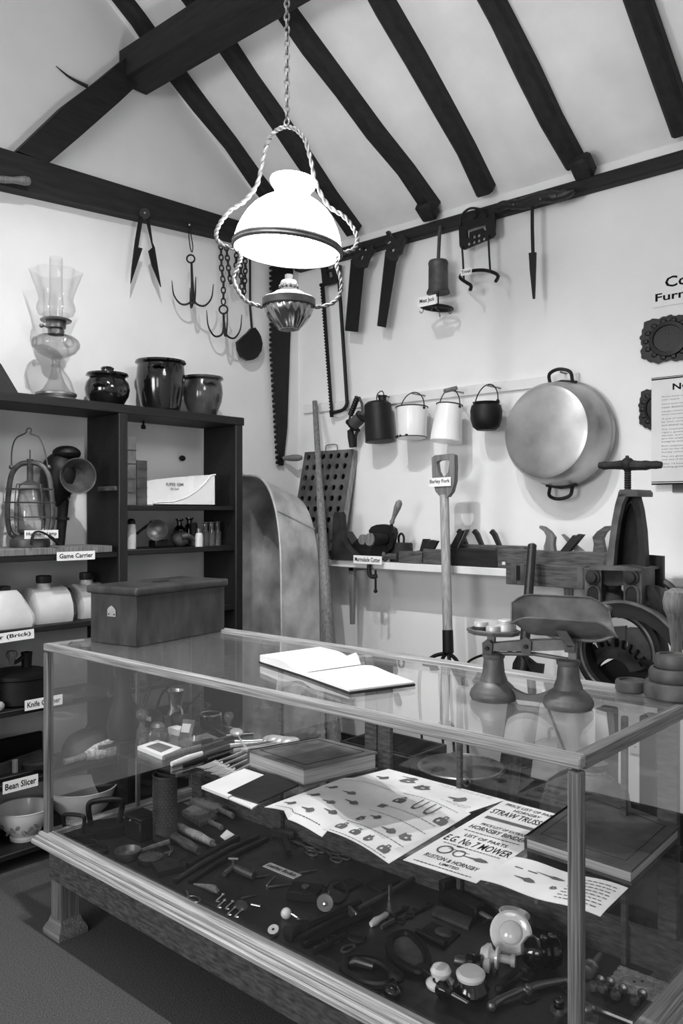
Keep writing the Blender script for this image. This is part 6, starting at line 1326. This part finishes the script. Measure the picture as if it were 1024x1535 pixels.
c = Fq(505, 1352); solo('iron_hoop', MB().torus(c+UP*.03, .032, .004, M.Rotation(1.1, 4, 'X') @ M.Rotation(.5, 4, 'Y'), 26, 6), 'rust_iron', 'thin dark iron hoop leaning near the castor', 'hoop')
o = thing('ear_trumpet', 'dark trumpet-shaped horn with long tube near front edge', 'horn', Fq(440, 1412)); a, b, e = Fq(431, 1411, .02), Fq(460, 1398, .016), Fq(540, 1358, .012); part('bell', MB().tube([a, a.lerp(b, .35), b], [.021, .015, .009], 16), 'rust_iron', o); part('tube', MB().tube([b, b.lerp(e, .5), e], .009, 10), 'black_iron', o)
bar('iron_pipe', [(455, 1422), (500, 1398), (556, 1372)], [.008, .01, .01], 'black_iron', 'dark iron pipe lying beside the trumpet horn', 'pipe'); bar('rasp', [(470, 1432), (520, 1404)], [.011, .008], 'rust_iron', 'dark flat rasp nearest the front moulding', 'rasp', flat=.5)
P = [Fq(a, b) for a, b in ((518, 1366), (520, 1373), (541, 1383), (538, 1375))]; o = thing('marking_gauge', 'steel gauge with long bar and end plate', 'gauge', sum(P, V())/4); part('end_plate', MB().box((-.024, -.004, 0), (.024, .004, .026), at(Fq(529, 1376), -.35), .002), 'dull_steel', o); part('bar', MB().tube([Fq(535, 1370, .012), Fq(585, 1342, .012), Fq(622, 1321, .012)], .0075, 8), 'grey_iron', o); part('slider', MB().cyl(Fq(584, 1345, .0), Fq(584, 1345, .035), .006, 10), 'bright_steel', o)
for i, (pts, lab) in enumerate((([(548, 1328), (572, 1338), (600, 1322), (577, 1312)], 'flat dark iron plate behind the gauge bar'), ([(500, 1330), (522, 1338), (545, 1326), (524, 1318)], 'smaller flat dark iron plate left of the gauge'))): solo('iron_plate', MB().prism([Fq(a, b) for a, b in pts], (0, 0, .006)), 'rust_iron', lab, 'plate', 'flat iron plates')
c = Fq(567, 1385); o = thing('china_pull', 'white china pear-shaped pull near middle of case floor', 'pull', c); part('pull', MB().tube([Fq(556, 1390, .008), Fq(562, 1387, .01), Fq(570, 1381, .008), Fq(578, 1376, .008), Fq(581, 1374, .006)], [.008, .012, .009, .01, .006], 14, flat=.8), 'porcelain', o)
bar('curry_comb', [(572, 1394), (591, 1384)], [.008, .008], 'dull_steel', 'small ridged metal piece beside the china pull', 'comb', flat=.6)
def scissors(pa, pb, lab, w_=.05):
    a, b = Fq(*pa, .004), Fq(*pb, .004); d, L_ = along(a, b); t = V((-d.y, d.x, 0)); o = thing('scissors', lab, 'scissors', (a+b)/2-UP*.004, group='pairs of scissors')
    for s2 in (-1, 1):
        pv = a+d*L_*.5; bl2 = part('blade', MB().prism([pv-t*.005, pv+d*.02+t*s2*.008, b+t*s2*.004, b], (0, 0, .003)), 'dull_steel', o)
        e = a+d*L_*.2+t*s2*w_*.35; part('handle', MB().tube([pv, pv-d*L_*.15-t*s2*.0+t*s2*.008, e+d*.02], .0035, 6).torus(e, .018, .0035, rz(math.atan2(d.y, d.x)), 18, 6, 1.3, .8), 'dull_steel', o)
scissors((525, 1296), (455, 1262), 'pair of scissors nearest the back rail'); scissors((485, 1284), (428, 1258), 'pair of scissors lying left of another pair')
for i, (pa, pb, lab) in enumerate((((590, 1374), (612, 1362), 'dark iron key nearest the china pull'), ((604, 1380), (628, 1366), 'dark iron key in the middle of three'), ((618, 1372), (648, 1358), 'dark iron key farthest to the back rail'))):
    a, b = Fq(*pa, .004), Fq(*pb, .004); d, L_ = along(a, b); t = V((-d.y, d.x, 0)); o = thing('iron_key', lab, 'key', (a+b)/2-UP*.004, group='old keys'); part('shank', MB().tube([a, b], .004, 7), 'rust_iron', o); part('bow', MB().torus(a-d*.01, .011, .0035, None, 16, 6), 'rust_iron', o); part('bit', MB().prism([b-d*.014, b-d*.002, b-d*.002+t*.014, b-d*.014+t*.014], (0, 0, .003)), 'rust_iron', o)
P = [Fq(a, b) for a, b in ((648, 1372), (702, 1395), (709, 1380), (656, 1362))]; solo('hinge_plate', MB().prism(P, (0, 0, .01)), 'leather', 'grey flat hinge plate standing by back of floor', 'hinge')
P = [Fq(a, b) for a, b in ((625, 1400), (668, 1420), (690, 1402), (648, 1384))]; c = sum(P, V())/4; o = thing('hinge_fitting', 'dark iron hinge with knuckle behind the stirrup loop', 'hinge', c); part('leaf', MB().prism(P, (0, 0, .005)), 'rust_iron', o); part('knuckle', MB().tube([P[0]+UP*.008, P[1]+UP*.008], .008, 10), 'black_iron', o); part('leaf_boss', MB().lathe([(0, .005), (.02, .005), (.016, .012), (0, .014)], 18, M.Translation(c+V((.01, .01, 0))), sx=1.4), 'leather', o)
lump('bench_vice', 692, 1362, [('body', lambda c: MB().box((-.08, -.02, 0), (.08, .02, .04), at(c, -.25), .004), None), ('jaw', lambda c: MB().box((-.075, -.025, .03), (-.05, .025, .062), at(c, -.25), .003), None), ('screw', lambda c: MB().tube([(at(c, -.25) @ V((.08, 0, .02))), (at(c, -.25) @ V((.13, 0, .02)))], .007, 8), 'dull_steel'), ('tommy_bar', lambda c: MB().tube([(at(c, -.25) @ V((.125, -.035, .02))), (at(c, -.25) @ V((.125, .035, .02)))], .004, 6), 'rust_iron')], 'low black iron bench vice along the back rail', 'vice')
# stirrup-like loop on its plate
P = [Fq(a, b, .008) for a, b in ((588, 1410), (612, 1404), (636, 1428), (640, 1452), (628, 1462), (600, 1448), (584, 1428))]
o = thing('stirrup_handle', 'dark oval carrying handle with pale plate inside it', 'handle', Fq(612, 1435)); part('loop', MB().tube(spl(P, 5, True), .011, 8, True), 'black_iron', o); part('inset', MB().prism([p-UP*.006 for p in spl(P, 3, True)], (0, 0, .003)), 'leather_mid', o); part('foot', MB().box((-.03, -.012, 0), (.03, .012, .02), at(Fq(640, 1462), -.2), .004), 'black_iron', o)
c = Fq(553, 1465); o = thing('door_knocker', 'large black ring door knocker with ball near front', 'knocker', c); part('ring', MB().torus(c+UP*.013, .062, .011, None, 34, 8, 1.15, .85), 'black_iron', o); part('ball', MB().ball(Fq(588, 1502, .02), .021, 14), 'black_china', o); part('boss', MB().ball(Fq(594, 1475, .018), .02, 12, (1, 1, .8)), 'black_iron', o); part('plate', MB().tube([Fq(515, 1452, .01), Fq(532, 1448, .012), Fq(560, 1455, .01)], [.006, .011, .008], 10), 'dull_steel', o)
# china and brass door furniture
def knobm(pos, axis, prs, m, n=28): return MB().lathe(prs, n, align(pos, axis)), m
def lathed(name, pos, axis, L_, lab, cat, grp=None):
    o = thing(name, lab, cat, V((pos.x, pos.y, CF)), group=grp)
    for nm, prs, m in L_: part(nm, MB().lathe(prs, 28, align(pos, axis)), m, o)
    return o
tv = lambda p: (CAM-p).normalized()
lathed('china_door_knob', Fq(661, 1478, .002), V((0, 0, 1)), [('rose', [(0, 0), (.036, 0), (.037, .006), (.03, .011), (.02, .012)], 'porcelain'), ('knob', [(.014, .012), (.014, .02), (.024, .026), (.026, .036), (.02, .046), (0, .05)], 'porcelain')], 'white china door knob on its round rose by front', 'knob', 'china door knobs')
lathed('china_bell_push', Fq(706, 1488, .002), V((.05, -.1, 1)), [('base', [(0, 0), (.042, 0), (.044, .012), (.034, .03), (.026, .038)], 'black_china'), ('disc', [(.026, .036), (.034, .04), (.035, .047), (.028, .054), (0, .056)], 'porcelain')], 'white disc knob on dark turned base', 'knob')
p = Fq(766, 1432, .058); lathed('china_rosette', p, tv(p)+V((-.1, 0, .1)), [('disc', [(0, -.014), (.03, -.012), (.052, -.004), (.054, .002), (.048, .006), (.034, .004), (.03, .001)], 'porcelain'), ('centre', [(.03, .0), (.026, .01), (.014, .016), (0, .017)], 'porcelain')], 'large white china rosette facing the viewer', 'rosette')
p = Fq(770, 1404, .055); o = thing('china_dish', 'white oval china dish leaning behind the rosette', 'dish', V((p.x, p.y, CF))); part('dish', MB().lathe([(0, 0), (.04, .0), (.05, .008), (.048, .011), (.036, .005), (0, .005)], 30, align(p, V((.25, .3, 1))), sx=1.3, sy=.7), 'porcelain', o); part('prop', MB().cyl((p.x, p.y, CF), (p.x, p.y, p.z), .008, 8), 'black_china', o)
p = Fq(738, 1452, .03); a = RT*.9-FW*.35+UP*.0; lathed('china_mushroom_knob', p, a, [('knob', [(0, -.03), (.018, -.028), (.03, -.014), (.03, -.006), (.018, .0), (.012, .008)], 'porcelain'), ('collar', [(.012, .008), (.026, .01), (.027, .016), (.012, .018)], 'porcelain'), ('spindle', [(.01, .018), (.01, .045), (.015, .048), (.015, .058), (0, .06)], 'stoneware')], 'white mushroom china knob with short spindle', 'knob')
p = Fq(800, 1452, .042); a = RT*.95+FW*.1; lathed('black_door_knob', p, a, [('knob', [(0, -.03), (.022, -.027), (.036, -.012), (.04, .002), (.034, .016), (.028, .02)], 'black_china'), ('ring', [(.028, .02), (.038, .024), (.038, .032), (.03, .036)], 'black_china'), ('rose', [(.03, .036), (.042, .04), (.042, .05), (.034, .054), (.036, .06), (.03, .066), (0, .066)], 'black_china')], 'large shiny black china door knob with stacked rings', 'knob')
p = Fq(706, 1458, .024); a = RT*.95-FW*.3; lathed('black_china_knob', p, a, [('tip', [(0, -.04), (.012, -.04), (.015, -.03), (.013, -.016), (.016, -.012)], 'dull_steel'), ('knob', [(.016, -.012), (.024, -.006), (.024, .006), (.018, .01), (.024, .016), (.022, .026), (.012, .03)], 'black_china'), ('end', [(.012, .03), (.017, .034), (.017, .046), (0, .05)], 'porcelain')], 'small black knob with metal tip and pale end', 'knob')
p = Fq(672, 1500, .02); a = (Fq(698, 1516)-Fq(660, 1494)); lathed('knob_and_spindle', p, a, [('knob', [(0, -.03), (.018, -.026), (.022, -.012), (.014, .0), (.018, .006), (.01, .012)], 'black_china'), ('spindle', [(.006, .012), (.005, .06), (0, .062)], 'bright_steel')], 'black knob with bright spindle at front edge', 'knob')
def lever(pa, pb, lab, m='dull_steel'):
    a, b = Fq(*pa, .012), Fq(*pb, .014); d, L_ = along(a, b); t = V((-d.y, d.x, 0)); o = thing('door_lever', lab, 'door handle', (a+b)/2-UP*.012, group='door lever handles')
    part('lever', MB().tube(spl([a, a.lerp(b, .3)+t*.006, a.lerp(b, .7)+t*.004, b, b-t*.02], 4), [.009]*5+[.008]*5+[.006]*7, 10), m, o); part('knob_end', MB().ball(a, .012, 10), m, o)
    part('plate', MB().box((-.022, -.012, 0), (.022, .012, .006), at(V((b.x, b.y, CF))-t*.02, math.atan2(d.y, d.x)), .002), 'rust_iron', o)
lever((737, 1516), (785, 1492), 'curved brass door lever nearest the front post'); lever((792, 1490), (850, 1478), 'straight brass door lever reaching behind corner post'); lever((748, 1490), (780, 1460), 'dark door lever lying behind the brass ones', 'rust_iron')
p = Fq(884, 1465, .02); lathed('brass_bolt_knob', p, (Fq(908, 1433)-Fq(884, 1465)), [('knob', [(0, -.022), (.016, -.018), (.02, -.006), (.014, .004)], 'brass'), ('collar', [(.014, .004), (.02, .008), (.02, .014), (.01, .018)], 'brass'), ('spindle', [(.008, .018), (.008, .08), (0, .082)], 'dull_steel')], 'brass knob with long spindle behind corner post', 'knob')
for i, (px, py, lab) in enumerate(((890, 1487, 'brass drawer knob first from the corner post'), (904, 1490, 'brass drawer knob second from the corner post'), (923, 1500, 'brass drawer knob third from the corner post'), (952, 1508, 'brass drawer knob farthest from the corner post'))):
    p = Fq(px, py, .014); lathed('drawer_knob', p, (Fq(px+22, py-18)-Fq(px, py)), [('knob', [(0, -.012), (.009, -.01), (.013, 0), (.009, .008), (.005, .012)], 'dull_steel'), ('shank', [(.005, .012), (.005, .03), (.012, .034), (.012, .038), (0, .038)], 'brass')], lab, 'knob', 'brass drawer knobs')
P = [Fq(a, b) for a, b in ((908, 1478), (985, 1503), (1003, 1478), (930, 1450))]; c = sum(P, V())/4
o = thing('ornate_plate', 'pale embossed finger plate at right end of case floor', 'door plate', c); pts = []
for i in range(4):
    a, b = P[i], P[(i+1) % 4]
    for k in range(8): q = a.lerp(b, k/8); pts.append(q+(q-c).normalized()*.003*(k % 2))
part('plate', MB().prism(pts, (0, 0, .005)), 'ornate', o); part('boss', MB().lathe([(0, .0052), (.035, .0052), (.032, .008), (0, .009)], 24, at(c, math.atan2((P[1]-P[0]).y, (P[1]-P[0]).x)), sx=1.1, sy=.6), 'weight_pale', o)
for d in (-.006, .008): part('key_hole', MB().cyl(c+V((d, d, .0085)), c+V((d, d, .0095)), .004, 8), 'hole_black', o)
bar('brass_rail', [(872, 1508), (905, 1520), (950, 1538)], [.007, .007, .007], 'brass', 'thin brass bar at near right corner of case floor', 'bar')
lump('window_catch', 880, 1530, [('base', lambda c: MB().box((-.025, -.018, 0), (.025, .018, .008), at(c, .3), .002), 'brass'), ('knob', lambda c: MB().ball(c+UP*.025, .014, 12), 'dull_steel'), ('stem', lambda c: MB().cyl(c, c+UP*.018, .006, 8), 'brass')], 'round brass window catch at front right corner', 'catch')
lump('cupboard_turn', 838, 1516, [('base', lambda c: MB().lathe([(0, 0), (.02, 0), (.02, .006), (.012, .01)], 20, M.Translation(c)), 'brass'), ('knob', lambda c: MB().ball(c+UP*.022, .013, 12), 'black_china')], 'little dark cupboard turn knob left of corner post', 'knob')
for i, (px, py, lab) in enumerate(((500, 1410, 'dark iron ring at the front left of the stirrup handle'), (535, 1408, 'dark flat iron ring in front of the china pull'), (522, 1424, 'bent bright staple near the front moulding'))):
    c = Fq(px, py); solo('iron_ring', MB().torus(c+UP*.004, .017+.003*i, .0035, None, 22, 6, 1.2 if i < 2 else .5, 1), 'rust_iron' if i < 2 else 'dull_steel', lab, 'ring')
